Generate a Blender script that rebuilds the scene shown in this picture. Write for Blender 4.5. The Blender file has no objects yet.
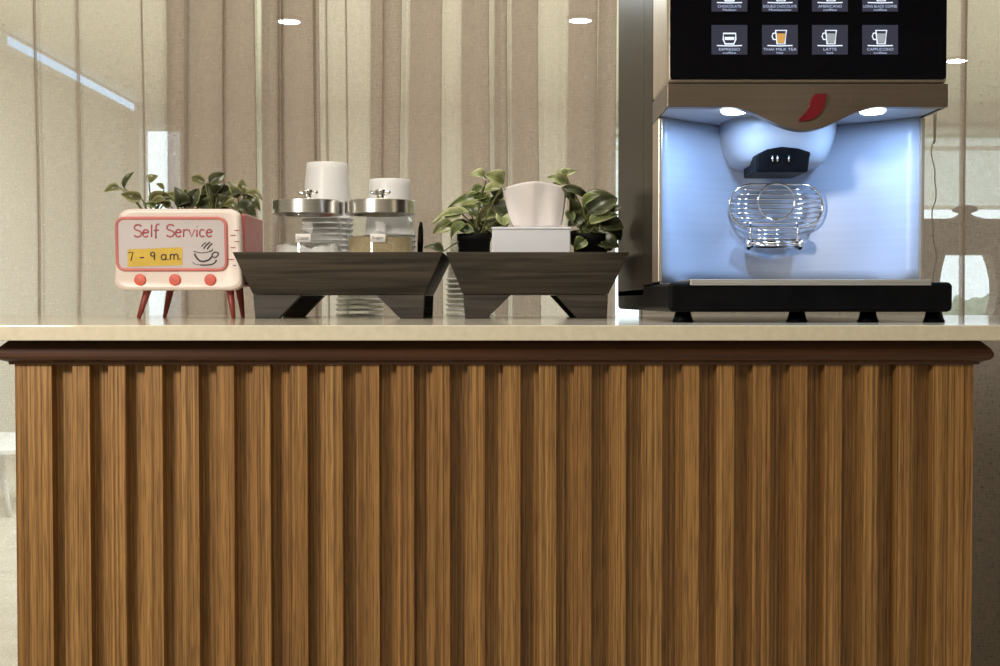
import bpy, bmesh, math, random
from mathutils import Vector, Matrix, noise
random.seed(7)
PI = math.pi
SC = bpy.context.scene
COL = SC.collection

# ------------------------------------------------------------------ camera
F = 1250.0                      # focal length in pixels of the 1000 x 666 frame
CAM_Z = 0.9242
TILT = math.radians(1.42)
cd = bpy.data.cameras.new('camera'); cd.sensor_width = 36; cd.lens = F * 36 / 1000
cd.clip_start = 0.02; cd.clip_end = 100
cam = bpy.data.objects.new('camera', cd); COL.objects.link(cam)
cam.location = (0, 0, CAM_Z); cam.rotation_euler = (PI / 2 - TILT, 0, 0)
SC.camera = cam

# ------------------------------------------------------------------ world, light, exposure
SC.view_settings.view_transform = 'Standard'
SC.view_settings.look = 'None'
SC.view_settings.gamma = 1.0
SC.view_settings.use_curve_mapping = False
SC.view_settings.exposure = 0.0
SC.cycles.transparent_max_bounces = 40
SC.cycles.max_bounces = 10
SC.cycles.transmission_bounces = 10
SC.cycles.sample_clamp_indirect = 6.0
W = bpy.data.worlds.new('world'); SC.world = W; W.use_nodes = True
bg = W.node_tree.nodes['Background']
bg.inputs[0].default_value = (0.80, 0.95, 1.0, 1); bg.inputs[1].default_value = 2.0


def area(name, loc, size, power, color, rot=(0, 0, 0), size_y=None, spread=None):
    l = bpy.data.lights.new(name, 'AREA'); l.energy = power; l.color = color; l.size = size
    if size_y:
        l.shape = 'RECTANGLE'; l.size_y = size_y
    if spread:
        l.spread = spread
    o = bpy.data.objects.new(name, l); COL.objects.link(o); o.location = loc; o.rotation_euler = rot
    return o


WARM = (1.0, 0.91, 0.80)
area('lamp_near_left', (-0.95, 0.34, 1.38), 0.20, 15.5, WARM, (math.radians(74), 0, math.radians(-42)))
area('overhead_fill_counter', (-0.1, 1.62, 2.44), 0.5, 15, WARM, size_y=0.3)  # added fill, not a known lamp: brightens worktop and cup tops
area('overhead_fill_front', (0.1, -0.8, 2.44), 1.6, 18, WARM, size_y=0.8)  # unseen area light added as soft ambient for the front room
area('overhead_fill_far_room', (0.4, 5.35, 2.44), 4.4, 300, (0.86, 0.955, 0.955), size_y=2.0)  # light plane added above the frame to brighten the room behind the curtain


# ------------------------------------------------------------------ helpers
def P(px, py, d):
    """world point at distance d (along Y) seen at pixel (px, py)"""
    u = (px - 500) / F; v = (333 - py) / F
    c, s = math.cos(TILT), math.sin(TILT)
    t = d / (c + v * s)
    return Vector((u * t, d, CAM_Z + (-s + v * c) * t))


def X(px, d): return P(px, 302, d).x
def Z(py, d): return P(500, py, d).z


def mat(name, color=(0.8, 0.8, 0.8), rough=0.5, metal=0.0, spec=0.5, **kw):
    m = bpy.data.materials.new(name); m.use_nodes = True
    b = m.node_tree.nodes['Principled BSDF']
    b.inputs['Base Color'].default_value = (*color, 1)
    b.inputs['Roughness'].default_value = rough
    b.inputs['Metallic'].default_value = metal
    b.inputs['Specular IOR Level'].default_value = spec
    for k, v in kw.items():
        b.inputs[k.replace('_', ' ')].default_value = v
    return m


def nn(m, t, **kw):
    n = m.node_tree.nodes.new(t)
    for k, v in kw.items():
        setattr(n, k, v)
    return n


def lk(m, a, b): m.node_tree.links.new(a, b)


def noisy(m, scale=(40, 40, 40), detail=4.0, c0=(0, 0, 0), c1=(1, 1, 1), p0=0.3, p1=0.7, bump=0.0, coord='Object', dist=0.0, mids=()):
    """procedural colour from stretched noise (and a matching bump)"""
    b = m.node_tree.nodes['Principled BSDF']
    tc = nn(m, 'ShaderNodeTexCoord'); mp = nn(m, 'ShaderNodeMapping'); mp.inputs['Scale'].default_value = scale
    nz = nn(m, 'ShaderNodeTexNoise'); nz.inputs['Scale'].default_value = 1.0; nz.inputs['Detail'].default_value = detail
    nz.inputs['Distortion'].default_value = dist
    cr = nn(m, 'ShaderNodeValToRGB')
    cr.color_ramp.elements[0].color = (*c0, 1); cr.color_ramp.elements[0].position = p0
    cr.color_ramp.elements[1].color = (*c1, 1); cr.color_ramp.elements[1].position = p1
    for p, c in mids:
        e = cr.color_ramp.elements.new(p); e.color = (*c, 1)
    lk(m, tc.outputs[coord], mp.inputs['Vector']); lk(m, mp.outputs[0], nz.inputs['Vector'])
    lk(m, nz.outputs['Fac'], cr.inputs[0]); lk(m, cr.outputs[0], b.inputs['Base Color'])
    if bump:
        bp = nn(m, 'ShaderNodeBump'); bp.inputs['Strength'].default_value = bump; bp.inputs['Distance'].default_value = 0.001
        lk(m, nz.outputs['Fac'], bp.inputs['Height']); lk(m, bp.outputs[0], b.inputs['Normal'])
    return m


def emit(name, color, strength):
    m = bpy.data.materials.new(name); m.use_nodes = True
    nt = m.node_tree; nt.nodes.remove(nt.nodes['Principled BSDF'])
    e = nt.nodes.new('ShaderNodeEmission'); e.inputs[0].default_value = (*color, 1); e.inputs[1].default_value = strength
    nt.links.new(e.outputs[0], nt.nodes['Material Output'].inputs[0])
    return m


def fabric(name, color, opacity, transl=0.5, weave=0.12):
    m = bpy.data.materials.new(name); m.use_nodes = True
    nt = m.node_tree; nt.nodes.remove(nt.nodes['Principled BSDF'])
    out = nt.nodes['Material Output']
    tr = nt.nodes.new('ShaderNodeBsdfTransparent')
    df = nt.nodes.new('ShaderNodeBsdfDiffuse'); df.inputs[0].default_value = (*color, 1)
    tl = nt.nodes.new('ShaderNodeBsdfTranslucent'); tl.inputs[0].default_value = (*color, 1)
    mx = nt.nodes.new('ShaderNodeMixShader'); mx.inputs[0].default_value = transl
    lk(m, df.outputs[0], mx.inputs[1]); lk(m, tl.outputs[0], mx.inputs[2])
    m2 = nt.nodes.new('ShaderNodeMixShader')
    uv = nt.nodes.new('ShaderNodeTexCoord')
    fac = None
    for sc in ((420, 60, 1), (50, 420, 1)):
        mp = nt.nodes.new('ShaderNodeMapping'); mp.inputs['Scale'].default_value = sc
        nz = nt.nodes.new('ShaderNodeTexNoise'); nz.inputs['Scale'].default_value = 1; nz.inputs['Detail'].default_value = 1
        lk(m, uv.outputs['UV'], mp.inputs[0]); lk(m, mp.outputs[0], nz.inputs['Vector'])
        mr = nt.nodes.new('ShaderNodeMapRange')
        mr.inputs[1].default_value = 0.25; mr.inputs[2].default_value = 0.75
        mr.inputs[3].default_value = -weave; mr.inputs[4].default_value = weave
        lk(m, nz.outputs['Fac'], mr.inputs[0])
        ad = nt.nodes.new('ShaderNodeMath'); ad.operation = 'ADD'
        if fac is None:
            ad.inputs[1].default_value = opacity
        else:
            lk(m, fac, ad.inputs[1])
        lk(m, mr.outputs[0], ad.inputs[0]); fac = ad.outputs[0]
    lk(m, fac, m2.inputs[0]); lk(m, tr.outputs[0], m2.inputs[1]); lk(m, mx.outputs[0], m2.inputs[2])
    lk(m, m2.outputs[0], out.inputs[0])
    return m


def tag(o, label=None, cat=None, group=None, kind=None):
    if label: o['label'] = label
    if cat: o['category'] = cat
    if group: o['group'] = group
    if kind: o['kind'] = kind
    return o


def thing(name, label, cat, loc, group=None):
    o = bpy.data.objects.new(name, None); o.empty_display_size = 0.05
    COL.objects.link(o); o.location = loc
    return tag(o, label, cat, group)


def world_loc(o):
    v = Vector((0, 0, 0))
    while o is not None:
        v += o.location; o = o.parent
    return v


def obj(name, bm, m, parent=None, loc=None, smooth=False, bevel=0.0, seg=2, normals=True, local=False):
    """bm holds WORLD coordinates (unless local); the object's origin goes to loc / its parent's origin"""
    if normals:
        bmesh.ops.recalc_face_normals(bm, faces=bm.faces)
    org = Vector((0, 0, 0))
    if parent is not None: org = world_loc(parent)
    elif loc is not None: org = Vector(loc)
    if not local:
        bmesh.ops.translate(bm, verts=bm.verts, vec=-org)
    me = bpy.data.meshes.new(name); bm.to_mesh(me); bm.free()
    if isinstance(m, (list, tuple)):
        for k in m: me.materials.append(k)
    else:
        me.materials.append(m)
    if smooth:
        for p in me.polygons: p.use_smooth = True
    o = bpy.data.objects.new(name, me); COL.objects.link(o)
    if parent is not None: o.parent = parent
    elif loc is not None: o.location = org
    if bevel:
        b = o.modifiers.new('bevel', 'BEVEL'); b.width = bevel; b.segments = seg; b.limit_method = 'ANGLE'; b.angle_limit = math.radians(35)
        b.harden_normals = False
        if smooth is False:
            for p in me.polygons: p.use_smooth = False
    return o


def BM(): return bmesh.new()


def box(bm, x0, x1, y0, y1, z0, z1):
    v = [bm.verts.new(c) for c in ((x0, y0, z0), (x1, y0, z0), (x1, y1, z0), (x0, y1, z0), (x0, y0, z1), (x1, y0, z1), (x1, y1, z1), (x0, y1, z1))]
    for f in ((0, 3, 2, 1), (4, 5, 6, 7), (0, 1, 5, 4), (1, 2, 6, 5), (2, 3, 7, 6), (3, 0, 4, 7)):
        bm.faces.new([v[i] for i in f])
    return bm


def hexa(bm, c8):
    """box from eight corners: lower ring then upper ring"""
    v = [bm.verts.new(c) for c in c8]
    for f in ((0, 3, 2, 1), (4, 5, 6, 7), (0, 1, 5, 4), (1, 2, 6, 5), (2, 3, 7, 6), (3, 0, 4, 7)):
        bm.faces.new([v[i] for i in f])
    return bm


def prism(bm, pts, y0, y1, lean=0.0, zref=0.0):
    """polygon in XZ extruded along Y; lean shifts y with height"""
    a = [bm.verts.new((x, y0 - lean * (z - zref), z)) for x, z in pts]
    b = [bm.verts.new((x, y1 - lean * (z - zref), z)) for x, z in pts]
    n = len(pts)
    bm.faces.new(a); bm.faces.new(b[::-1])
    for i in range(n):
        bm.faces.new((a[i], b[i], b[(i + 1) % n], a[(i + 1) % n]))
    return bm


def loft(bm, rings, cap=True):
    vs = [[bm.verts.new(p) for p in r] for r in rings]
    n = len(rings[0])
    for a, b in zip(vs, vs[1:]):
        for i in range(n):
            bm.faces.new((a[i], a[(i + 1) % n], b[(i + 1) % n], b[i]))
    if cap:
        bm.faces.new(vs[0][::-1]); bm.faces.new(vs[-1])
    return bm


def lathe(bm, prof, c, seg=40, cap=True):
    rings = [[(c[0] + r * math.cos(2 * PI * k / seg), c[1] + r * math.sin(2 * PI * k / seg), c[2] + z) for k in range(seg)] for r, z in prof]
    return loft(bm, rings, cap)


def tube(bm, pts, r, seg=8, closed=False):
    pts = [Vector(p) for p in pts]; n = len(pts)
    rings = []; up = Vector((0.13, 0.31, 0.94)).normalized()
    for i, p in enumerate(pts):
        if closed: t = pts[(i + 1) % n] - pts[i - 1]
        else: t = pts[min(i + 1, n - 1)] - pts[max(i - 1, 0)]
        if t.length < 1e-9: t = Vector((0, 0, 1))
        t.normalize()
        a = t.cross(up)
        if a.length < 0.05: a = t.cross(Vector((1, 0, 0)))
        a.normalize(); b = t.cross(a)
        rr = r[i] if isinstance(r, (list, tuple)) else r
        rings.append([p + a * rr * math.cos(2 * PI * k / seg) + b * rr * math.sin(2 * PI * k / seg) for k in range(seg)])
    if closed:
        rings.append(rings[0]); return loft(bm, rings, False)
    return loft(bm, rings, True)


def rrect(w, h, r, n=6, cx=0, cz=0):
    pts = []
    for (sx, sz, a0) in ((1, 1, 0), (-1, 1, 90), (-1, -1, 180), (1, -1, 270)):
        for k in range(n + 1):
            a = math.radians(a0 + 90 * k / n)
            pts.append((cx + sx * (w / 2 - r) + r * math.cos(a), cz + sz * (h / 2 - r) + r * math.sin(a)))
    return pts


def cr_path(pts, n=6):
    """Catmull-Rom through points"""
    pts = [Vector(p) for p in pts]; out = []
    for i in range(len(pts) - 1):
        p0 = pts[max(i - 1, 0)]; p1 = pts[i]; p2 = pts[i + 1]; p3 = pts[min(i + 2, len(pts) - 1)]
        for k in range(n):
            t = k / n
            out.append(0.5 * ((2 * p1) + (p2 - p0) * t + (2 * p0 - 5 * p1 + 4 * p2 - p3) * t * t + (3 * p1 - p0 - 3 * p2 + p3) * t ** 3))
    out.append(pts[-1])
    return out


def text_bm(body, height, center, width=None, depth=0.0002):
    """block lettering, upright in XZ and facing -Y, centred on a point"""
    c = bpy.data.curves.new('lettering', 'FONT'); c.body = body; c.size = 1.0; c.align_x = 'CENTER'
    o = bpy.data.objects.new('lettering', c); COL.objects.link(o)
    me = bpy.data.meshes.new_from_object(o.evaluated_get(bpy.context.evaluated_depsgraph_get()))
    bm = BM(); bm.from_mesh(me)
    bpy.data.objects.remove(o); bpy.data.curves.remove(c); bpy.data.meshes.remove(me)
    xs = [v.co.x for v in bm.verts]; ys = [v.co.y for v in bm.verts]
    x0, x1, y0, y1 = min(xs), max(xs), min(ys), max(ys)
    kz = height / (y1 - y0); kx = (width / (x1 - x0)) if width else kz
    for v in bm.verts:
        v.co = Vector((center[0] + (v.co.x - (x0 + x1) / 2) * kx, center[1], center[2] + (v.co.y - (y0 + y1) / 2) * kz))
    return bm


# ------------------------------------------------------------------ materials
M = {}
M['wall'] = noisy(mat('cream wall paint', rough=0.85), (3, 3, 3), 3, (0.66, 0.64, 0.57), (0.70, 0.68, 0.61))
M['ceil'] = noisy(mat('ceiling paint', rough=0.9), (3, 3, 3), 3, (0.72, 0.69, 0.60), (0.76, 0.73, 0.64))
M['floor'] = noisy(mat('pale floor tile', rough=0.25), (1.5, 9, 1), 4, (0.58, 0.52, 0.42), (0.72, 0.66, 0.55))
M['white_frame'] = noisy(mat('white window frame', rough=0.5), (20, 20, 20), 2, (0.74, 0.75, 0.74), (0.78, 0.79, 0.78))
M['oak'] = mat('oak veneer', rough=0.42)
M['mould'] = noisy(mat('dark stained moulding', rough=0.33), (3, 200, 160), 5, (0.032, 0.010, 0.003), (0.070, 0.024, 0.008), bump=0.1)
M['stone'] = noisy(mat('cream quartz worktop', rough=0.10, spec=0.5), (120, 120, 120), 5, (0.61, 0.56, 0.43), (0.69, 0.64, 0.50))
M['traywood'] = noisy(mat('charcoal stained pine', rough=0.5), (5, 60, 110), 6, (0.010, 0.008, 0.006), (0.078, 0.060, 0.045), 0.36, 0.76, bump=0.25, dist=0.6)
M['black'] = noisy(mat('black plastic', rough=0.45, spec=0.08), (60, 60, 60), 2, (0.002, 0.002, 0.003), (0.004, 0.004, 0.005))
M['matte_black'] = noisy(mat('black pot plastic', rough=0.6, spec=0.12), (60, 60, 60), 2, (0.004, 0.004, 0.004), (0.008, 0.008, 0.007))
M['bronze'] = noisy(mat('bronze satin metal', rough=0.38, metal=0.6), (4, 4, 220), 3, (0.135, 0.105, 0.082), (0.165, 0.13, 0.103))
M['side'] = noisy(mat('dark bronze lacquer', rough=0.3, metal=0.0, spec=0.03), (4, 90, 4), 2, (0.026, 0.021, 0.017), (0.031, 0.026, 0.021))
M['bezel'] = noisy(mat('champagne bezel', rough=0.3, metal=0.7), (30, 30, 30), 2, (0.50, 0.43, 0.35), (0.55, 0.48, 0.40))
M['glass_black'] = noisy(mat('black display glass', rough=0.06, spec=0.12), (2, 2, 2), 1, (0.002, 0.002, 0.004), (0.003, 0.003, 0.006))
M['splash'] = noisy(mat('pale silver splash panel', rough=0.36, metal=0.0), (3, 3, 300), 2, (0.37, 0.43, 0.56), (0.40, 0.46, 0.59))
M['housing'] = noisy(mat('pale grey plastic', rough=0.4), (30, 30, 30), 2, (0.30, 0.34, 0.42), (0.33, 0.37, 0.45))
M['chrome'] = noisy(mat('chrome', rough=0.1, metal=1.0), (30, 30, 30), 2, (0.75, 0.75, 0.75), (0.82, 0.82, 0.82))
M['steel'] = noisy(mat('brushed steel', rough=0.24, metal=1.0), (2, 2, 400), 2, (0.66, 0.65, 0.63), (0.76, 0.75, 0.73))
M['silver'] = noisy(mat('satin silver', rough=0.35, metal=0.8), (2, 100, 2), 2, (0.50, 0.48, 0.46), (0.56, 0.54, 0.52))
M['red'] = noisy(mat('red enamel', rough=0.25), (30, 30, 30), 2, (0.15, 0.003, 0.009), (0.19, 0.005, 0.012))
M['cream'] = noisy(mat('cream enamel', rough=0.3), (20, 20, 20), 2, (0.76, 0.67, 0.62), (0.80, 0.71, 0.66))
M['coral'] = noisy(mat('coral enamel', rough=0.4), (20, 20, 20), 2, (0.52, 0.15, 0.135), (0.58, 0.175, 0.155))
M['knob'] = noisy(mat('orange red knob enamel', rough=0.35), (20, 20, 20), 2, (0.62, 0.07, 0.035), (0.68, 0.09, 0.045))
M['brick'] = noisy(mat('dark red leg enamel', rough=0.4), (20, 20, 20), 2, (0.27, 0.045, 0.035), (0.32, 0.055, 0.045))
M['screen'] = noisy(mat('pale mauve screen', rough=0.12), (20, 20, 20), 2, (0.56, 0.52, 0.54), (0.60, 0.56, 0.58))
M['rose'] = noisy(mat('rose lettering', rough=0.5), (20, 20, 20), 2, (0.36, 0.07, 0.085), (0.40, 0.08, 0.10))
M['yellow'] = noisy(mat('mustard sticker', rough=0.5), (60, 60, 60), 3, (0.55, 0.36, 0.015), (0.62, 0.42, 0.03))
M['ink'] = noisy(mat('dark ink', rough=0.5), (20, 20, 20), 2, (0.03, 0.02, 0.025), (0.05, 0.03, 0.035))
M['paper'] = noisy(mat('white paper', rough=0.6), (20, 20, 20), 2, (0.80, 0.79, 0.77), (0.84, 0.83, 0.81))
M['papercup'] = noisy(mat('white cup board', rough=0.35), (30, 30, 30), 2, (0.85, 0.86, 0.88), (0.89, 0.90, 0.92))
_m = M['papercup']; _b = _m.node_tree.nodes['Principled BSDF']; _t = nn(_m, 'ShaderNodeBsdfTranslucent'); _t.inputs[0].default_value = (0.85, 0.83, 0.80, 1)
_x = nn(_m, 'ShaderNodeMixShader'); _x.inputs[0].default_value = 0.12
lk(_m, _b.outputs[0], _x.inputs[1]); lk(_m, _t.outputs[0], _x.inputs[2]); lk(_m, _x.outputs[0], _m.node_tree.nodes['Material Output'].inputs[0])
M['box_bluelit'] = noisy(mat('blue-lit white box plastic', rough=0.35), (20, 20, 20), 2, (0.78, 0.81, 0.88), (0.82, 0.85, 0.92))  # bluish tint puts the machine's blue light into the base colour
M['powder'] = noisy(mat('white creamer powder', rough=0.9), (250, 250, 250), 4, (0.70, 0.70, 0.70), (0.85, 0.85, 0.84), bump=0.6)
M['sugar'] = noisy(mat('golden sugar', rough=0.7), (500, 500, 500), 4, (0.30, 0.23, 0.12), (0.52, 0.43, 0.27), bump=0.8)
M['soil'] = noisy(mat('dark soil', rough=0.9), (200, 200, 200), 4, (0.015, 0.010, 0.007), (0.04, 0.028, 0.018), bump=0.6)
M['stem'] = noisy(mat('olive stem', rough=0.5), (60, 60, 60), 2, (0.12, 0.13, 0.04), (0.18, 0.17, 0.06))
M['divider'] = noisy(mat('dark brown partition wood', rough=0.5), (3, 3, 60), 4, (0.030, 0.021, 0.015), (0.050, 0.036, 0.026))
M['cordtaupe'] = noisy(mat('taupe cord', rough=0.7), (60, 60, 60), 2, (0.30, 0.26, 0.21), (0.36, 0.31, 0.26))
M['blind'] = fabric('ivory blind cloth', (0.74, 0.74, 0.66), 0.80, 0.6, 0.1)
M['sheer'] = fabric('taupe sheer curtain', (0.46, 0.375, 0.31), 0.54, 0.45, 0.07)
M['led'] = emit('white led', (0.86, 0.93, 1.0), 9.0)
M['strip'] = emit('cold strip light', (0.52, 0.78, 1.0), 1.35)
M['lamp'] = emit('ceiling lamp', (1.0, 0.95, 0.82), 90.0)
M['tile'] = emit('lit screen tile', (0.045, 0.045, 0.065), 1.0)
M['icon'] = emit('lit screen icon', (0.80, 0.88, 1.0), 1.25)
M['icon_dim'] = emit('lit screen icon grey', (0.36, 0.38, 0.40), 1.0)
M['icon_tea'] = emit('lit screen icon amber', (0.80, 0.42, 0.12), 0.9)
M['caption'] = emit('lit screen caption', (0.62, 0.72, 1.0), 0.9)
M['grass'] = noisy(mat('garden lawn', rough=0.9), (4, 4, 4), 4, (0.10, 0.16, 0.05), (0.17, 0.24, 0.09))
M['shrub'] = noisy(mat('shrub foliage', rough=0.7), (14, 14, 14), 5, (0.16, 0.21, 0.13), (0.42, 0.48, 0.36))


def oak_material():
    m = M['oak']; b = m.node_tree.nodes['Principled BSDF']
    tc = nn(m, 'ShaderNodeTexCoord')

    def nz(scale, detail, dist=0.0):
        mp = nn(m, 'ShaderNodeMapping'); mp.inputs['Scale'].default_value = scale
        n = nn(m, 'ShaderNodeTexNoise'); n.inputs['Scale'].default_value = 1; n.inputs['Detail'].default_value = detail
        n.inputs['Distortion'].default_value = dist
        lk(m, tc.outputs['Object'], mp.inputs[0]); lk(m, mp.outputs[0], n.inputs['Vector']); return n
    a = nz((420, 420, 1.3), 2.5)
    c = nz((1100, 1100, 26.0), 2.0)
    d = nz((30, 30, 0.5), 1.5)
    r1 = nn(m, 'ShaderNodeValToRGB'); e = r1.color_ramp.elements
    e[0].position = 0.30; e[0].color = (0.140, 0.068, 0.018, 1); e[1].position = 0.68; e[1].color = (0.430, 0.240, 0.080, 1)
    x = e.new(0.48); x.color = (0.275, 0.145, 0.044, 1)
    lk(m, a.outputs['Fac'], r1.inputs[0])
    r2 = nn(m, 'ShaderNodeValToRGB'); e = r2.color_ramp.elements
    e[0].position = 0.34; e[0].color = (0.42, 0.38, 0.34, 1); e[1].position = 0.55; e[1].color = (1, 1, 1, 1)
    lk(m, c.outputs['Fac'], r2.inputs[0])
    r3 = nn(m, 'ShaderNodeValToRGB'); e = r3.color_ramp.elements
    e[0].position = 0.35; e[0].color = (0.90, 0.84, 0.78, 1); e[1].position = 0.65; e[1].color = (1.06, 1.06, 1.08, 1)
    lk(m, d.outputs['Fac'], r3.inputs[0])
    m1 = nn(m, 'ShaderNodeMixRGB', blend_type='MULTIPLY'); m1.inputs[0].default_value = 0.8
    m2 = nn(m, 'ShaderNodeMixRGB', blend_type='MULTIPLY'); m2.inputs[0].default_value = 1.0
    lk(m, r1.outputs[0], m1.inputs[1]); lk(m, r2.outputs[0], m1.inputs[2])
    lk(m, m1.outputs[0], m2.inputs[1]); lk(m, r3.outputs[0], m2.inputs[2])
    lk(m, m2.outputs[0], b.inputs['Base Color'])
    bp = nn(m, 'ShaderNodeBump'); bp.inputs['Strength'].default_value = 0.15; bp.inputs['Distance'].default_value = 0.0006
    lk(m, c.outputs['Fac'], bp.inputs['Height']); lk(m, bp.outputs[0], b.inputs['Normal'])


oak_material()


def glass_mat():
    m = bpy.data.materials.new('clear jar glass'); m.use_nodes = True
    nt = m.node_tree; nt.nodes.remove(nt.nodes['Principled BSDF'])
    lw = nt.nodes.new('ShaderNodeLayerWeight'); lw.inputs[0].default_value = 0.5
    pw = nt.nodes.new('ShaderNodeMath'); pw.operation = 'POWER'; pw.inputs[1].default_value = 4.0
    fr = nt.nodes.new('ShaderNodeMath'); fr.operation = 'MULTIPLY_ADD'; fr.inputs[1].default_value = 0.5; fr.inputs[2].default_value = 0.035
    lk(m, lw.outputs['Facing'], pw.inputs[0]); lk(m, pw.outputs[0], fr.inputs[0])
    tr = nt.nodes.new('ShaderNodeBsdfTransparent'); tr.inputs[0].default_value = (0.97, 0.975, 0.97, 1)
    gl = nt.nodes.new('ShaderNodeBsdfGlossy'); gl.inputs['Roughness'].default_value = 0.03
    tc = nt.nodes.new('ShaderNodeTexCoord'); nz = nt.nodes.new('ShaderNodeTexNoise'); nz.inputs['Scale'].default_value = 24
    bp = nt.nodes.new('ShaderNodeBump'); bp.inputs['Strength'].default_value = 0.35; bp.inputs['Distance'].default_value = 0.003
    mx = nt.nodes.new('ShaderNodeMixShader')
    lk(m, tc.outputs['Object'], nz.inputs['Vector']); lk(m, nz.outputs['Fac'], bp.inputs['Height']); lk(m, bp.outputs[0], gl.inputs['Normal'])
    lk(m, fr.outputs[0], mx.inputs[0]); lk(m, tr.outputs[0], mx.inputs[1]); lk(m, gl.outputs[0], mx.inputs[2])
    lk(m, mx.outputs[0], nt.nodes['Material Output'].inputs[0])
    return m


M['glass'] = glass_mat()


def leaf_mat(name, base, edge, vein, p0=0.45, p1=0.85):
    """leaf colour from its own u (0 midrib .. 1 margin) and v: midrib, side veins, variegated margin"""
    m = mat(name, rough=0.35); b = m.node_tree.nodes['Principled BSDF']
    at = nn(m, 'ShaderNodeUVMap'); sp = nn(m, 'ShaderNodeSeparateXYZ'); lk(m, at.outputs[0], sp.inputs[0])
    ab = nn(m, 'ShaderNodeMath', operation='ABSOLUTE'); lk(m, sp.outputs[0], ab.inputs[0])
    tc = nn(m, 'ShaderNodeTexCoord'); nz = nn(m, 'ShaderNodeTexNoise'); nz.inputs['Scale'].default_value = 70; nz.inputs['Detail'].default_value = 3
    lk(m, tc.outputs['Object'], nz.inputs['Vector'])
    ad = nn(m, 'ShaderNodeMath', operation='MULTIPLY_ADD'); lk(m, nz.outputs['Fac'], ad.inputs[0]); ad.inputs[1].default_value = 0.7; lk(m, ab.outputs[0], ad.inputs[2])
    sb = nn(m, 'ShaderNodeMath', operation='SUBTRACT'); lk(m, ad.outputs[0], sb.inputs[0]); sb.inputs[1].default_value = 0.35
    cr = nn(m, 'ShaderNodeValToRGB'); cr.color_ramp.elements[0].position = p0; cr.color_ramp.elements[1].position = p1
    cr.color_ramp.elements[0].color = (*base, 1); cr.color_ramp.elements[1].color = (*edge, 1); lk(m, sb.outputs[0], cr.inputs[0])
    # midrib + slanted side veins
    sl = nn(m, 'ShaderNodeMath', operation='MULTIPLY_ADD'); lk(m, ab.outputs[0], sl.inputs[0]); sl.inputs[1].default_value = -0.22; lk(m, sp.outputs[1], sl.inputs[2])
    ml = nn(m, 'ShaderNodeMath', operation='MULTIPLY'); lk(m, sl.outputs[0], ml.inputs[0]); ml.inputs[1].default_value = 7.0
    fr = nn(m, 'ShaderNodeMath', operation='FRACT'); lk(m, ml.outputs[0], fr.inputs[0])
    lt = nn(m, 'ShaderNodeMath', operation='LESS_THAN'); lk(m, fr.outputs[0], lt.inputs[0]); lt.inputs[1].default_value = 0.14
    l2 = nn(m, 'ShaderNodeMath', operation='LESS_THAN'); lk(m, ab.outputs[0], l2.inputs[0]); l2.inputs[1].default_value = 0.07
    mxx = nn(m, 'ShaderNodeMath', operation='MAXIMUM'); lk(m, lt.outputs[0], mxx.inputs[0]); lk(m, l2.outputs[0], mxx.inputs[1])
    mu = nn(m, 'ShaderNodeMath', operation='MULTIPLY'); lk(m, mxx.outputs[0], mu.inputs[0]); mu.inputs[1].default_value = 0.55
    mx = nn(m, 'ShaderNodeMixRGB'); lk(m, mu.outputs[0], mx.inputs[0]); lk(m, cr.outputs[0], mx.inputs[1]); mx.inputs[2].default_value = (*vein, 1)
    lk(m, mx.outputs[0], b.inputs['Base Color'])
    return m


M['leaf_olive'] = leaf_mat('olive variegated leaf', (0.085, 0.088, 0.028), (0.27, 0.26, 0.12), (0.16, 0.16, 0.06), 0.5, 0.95)
M['leaf_dark'] = leaf_mat('dark green leaf', (0.038, 0.045, 0.019), (0.11, 0.118, 0.052), (0.085, 0.11, 0.05), 0.4, 1.0)
M['leaf_pale'] = leaf_mat('lime pothos leaf', (0.16, 0.20, 0.065), (0.46, 0.48, 0.25), (0.34, 0.37, 0.17), 0.2, 0.85)
M['leaf_mid'] = leaf_mat('green pothos leaf', (0.055, 0.085, 0.022), (0.26, 0.30, 0.10), (0.17, 0.21, 0.08), 0.4, 1.0)

# ------------------------------------------------------------------ setting
def struct(name, bm, m, **kw):
    o = obj(name, bm, m, **kw); o['kind'] = 'structure'; return o


XL, XR, YB, YF, CEIL = -2.95, 4.45, 9.95, -2.6, 2.49
CUR_Y = 2.44
bm = box(BM(), XL - 0.1, XR + 0.1, YF - 0.1, YB + 0.1, -0.1, 0.0); struct('floor', bm, M['floor'])
bm = box(BM(), XL - 0.1, XR + 0.1, YF - 0.1, YB + 0.1, CEIL, CEIL + 0.1); struct('ceiling', bm, M['ceil'])
bm = box(BM(), XL - 0.1, XL, YF, YB, 0, CEIL); struct('wall_left', bm, M['wall'])
bm = box(BM(), XR, XR + 0.1, YF, YB, 0, CEIL); struct('wall_right', bm, M['wall'])
bm = box(BM(), XL, XR, YF - 0.1, YF, 0, CEIL); struct('wall_front', bm, M['wall'])
# back wall with two openings
W1 = (-2.86, -2.48, 0.70, Z(124, YB)); W2 = (0.86, 4.36, 0.45, Z(131, YB))
bm = BM()
box(bm, XL, W1[0], YB, YB + 0.1, 0, CEIL); box(bm, W1[1], W2[0], YB, YB + 0.1, 0, CEIL); box(bm, W2[1], XR, YB, YB + 0.1, 0, CEIL)
for w in (W1, W2):
    box(bm, w[0], w[1], YB, YB + 0.1, 0, w[2]); box(bm, w[0], w[1], YB, YB + 0.1, w[3], CEIL)
struct('wall_back', bm, M['wall'])


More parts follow.
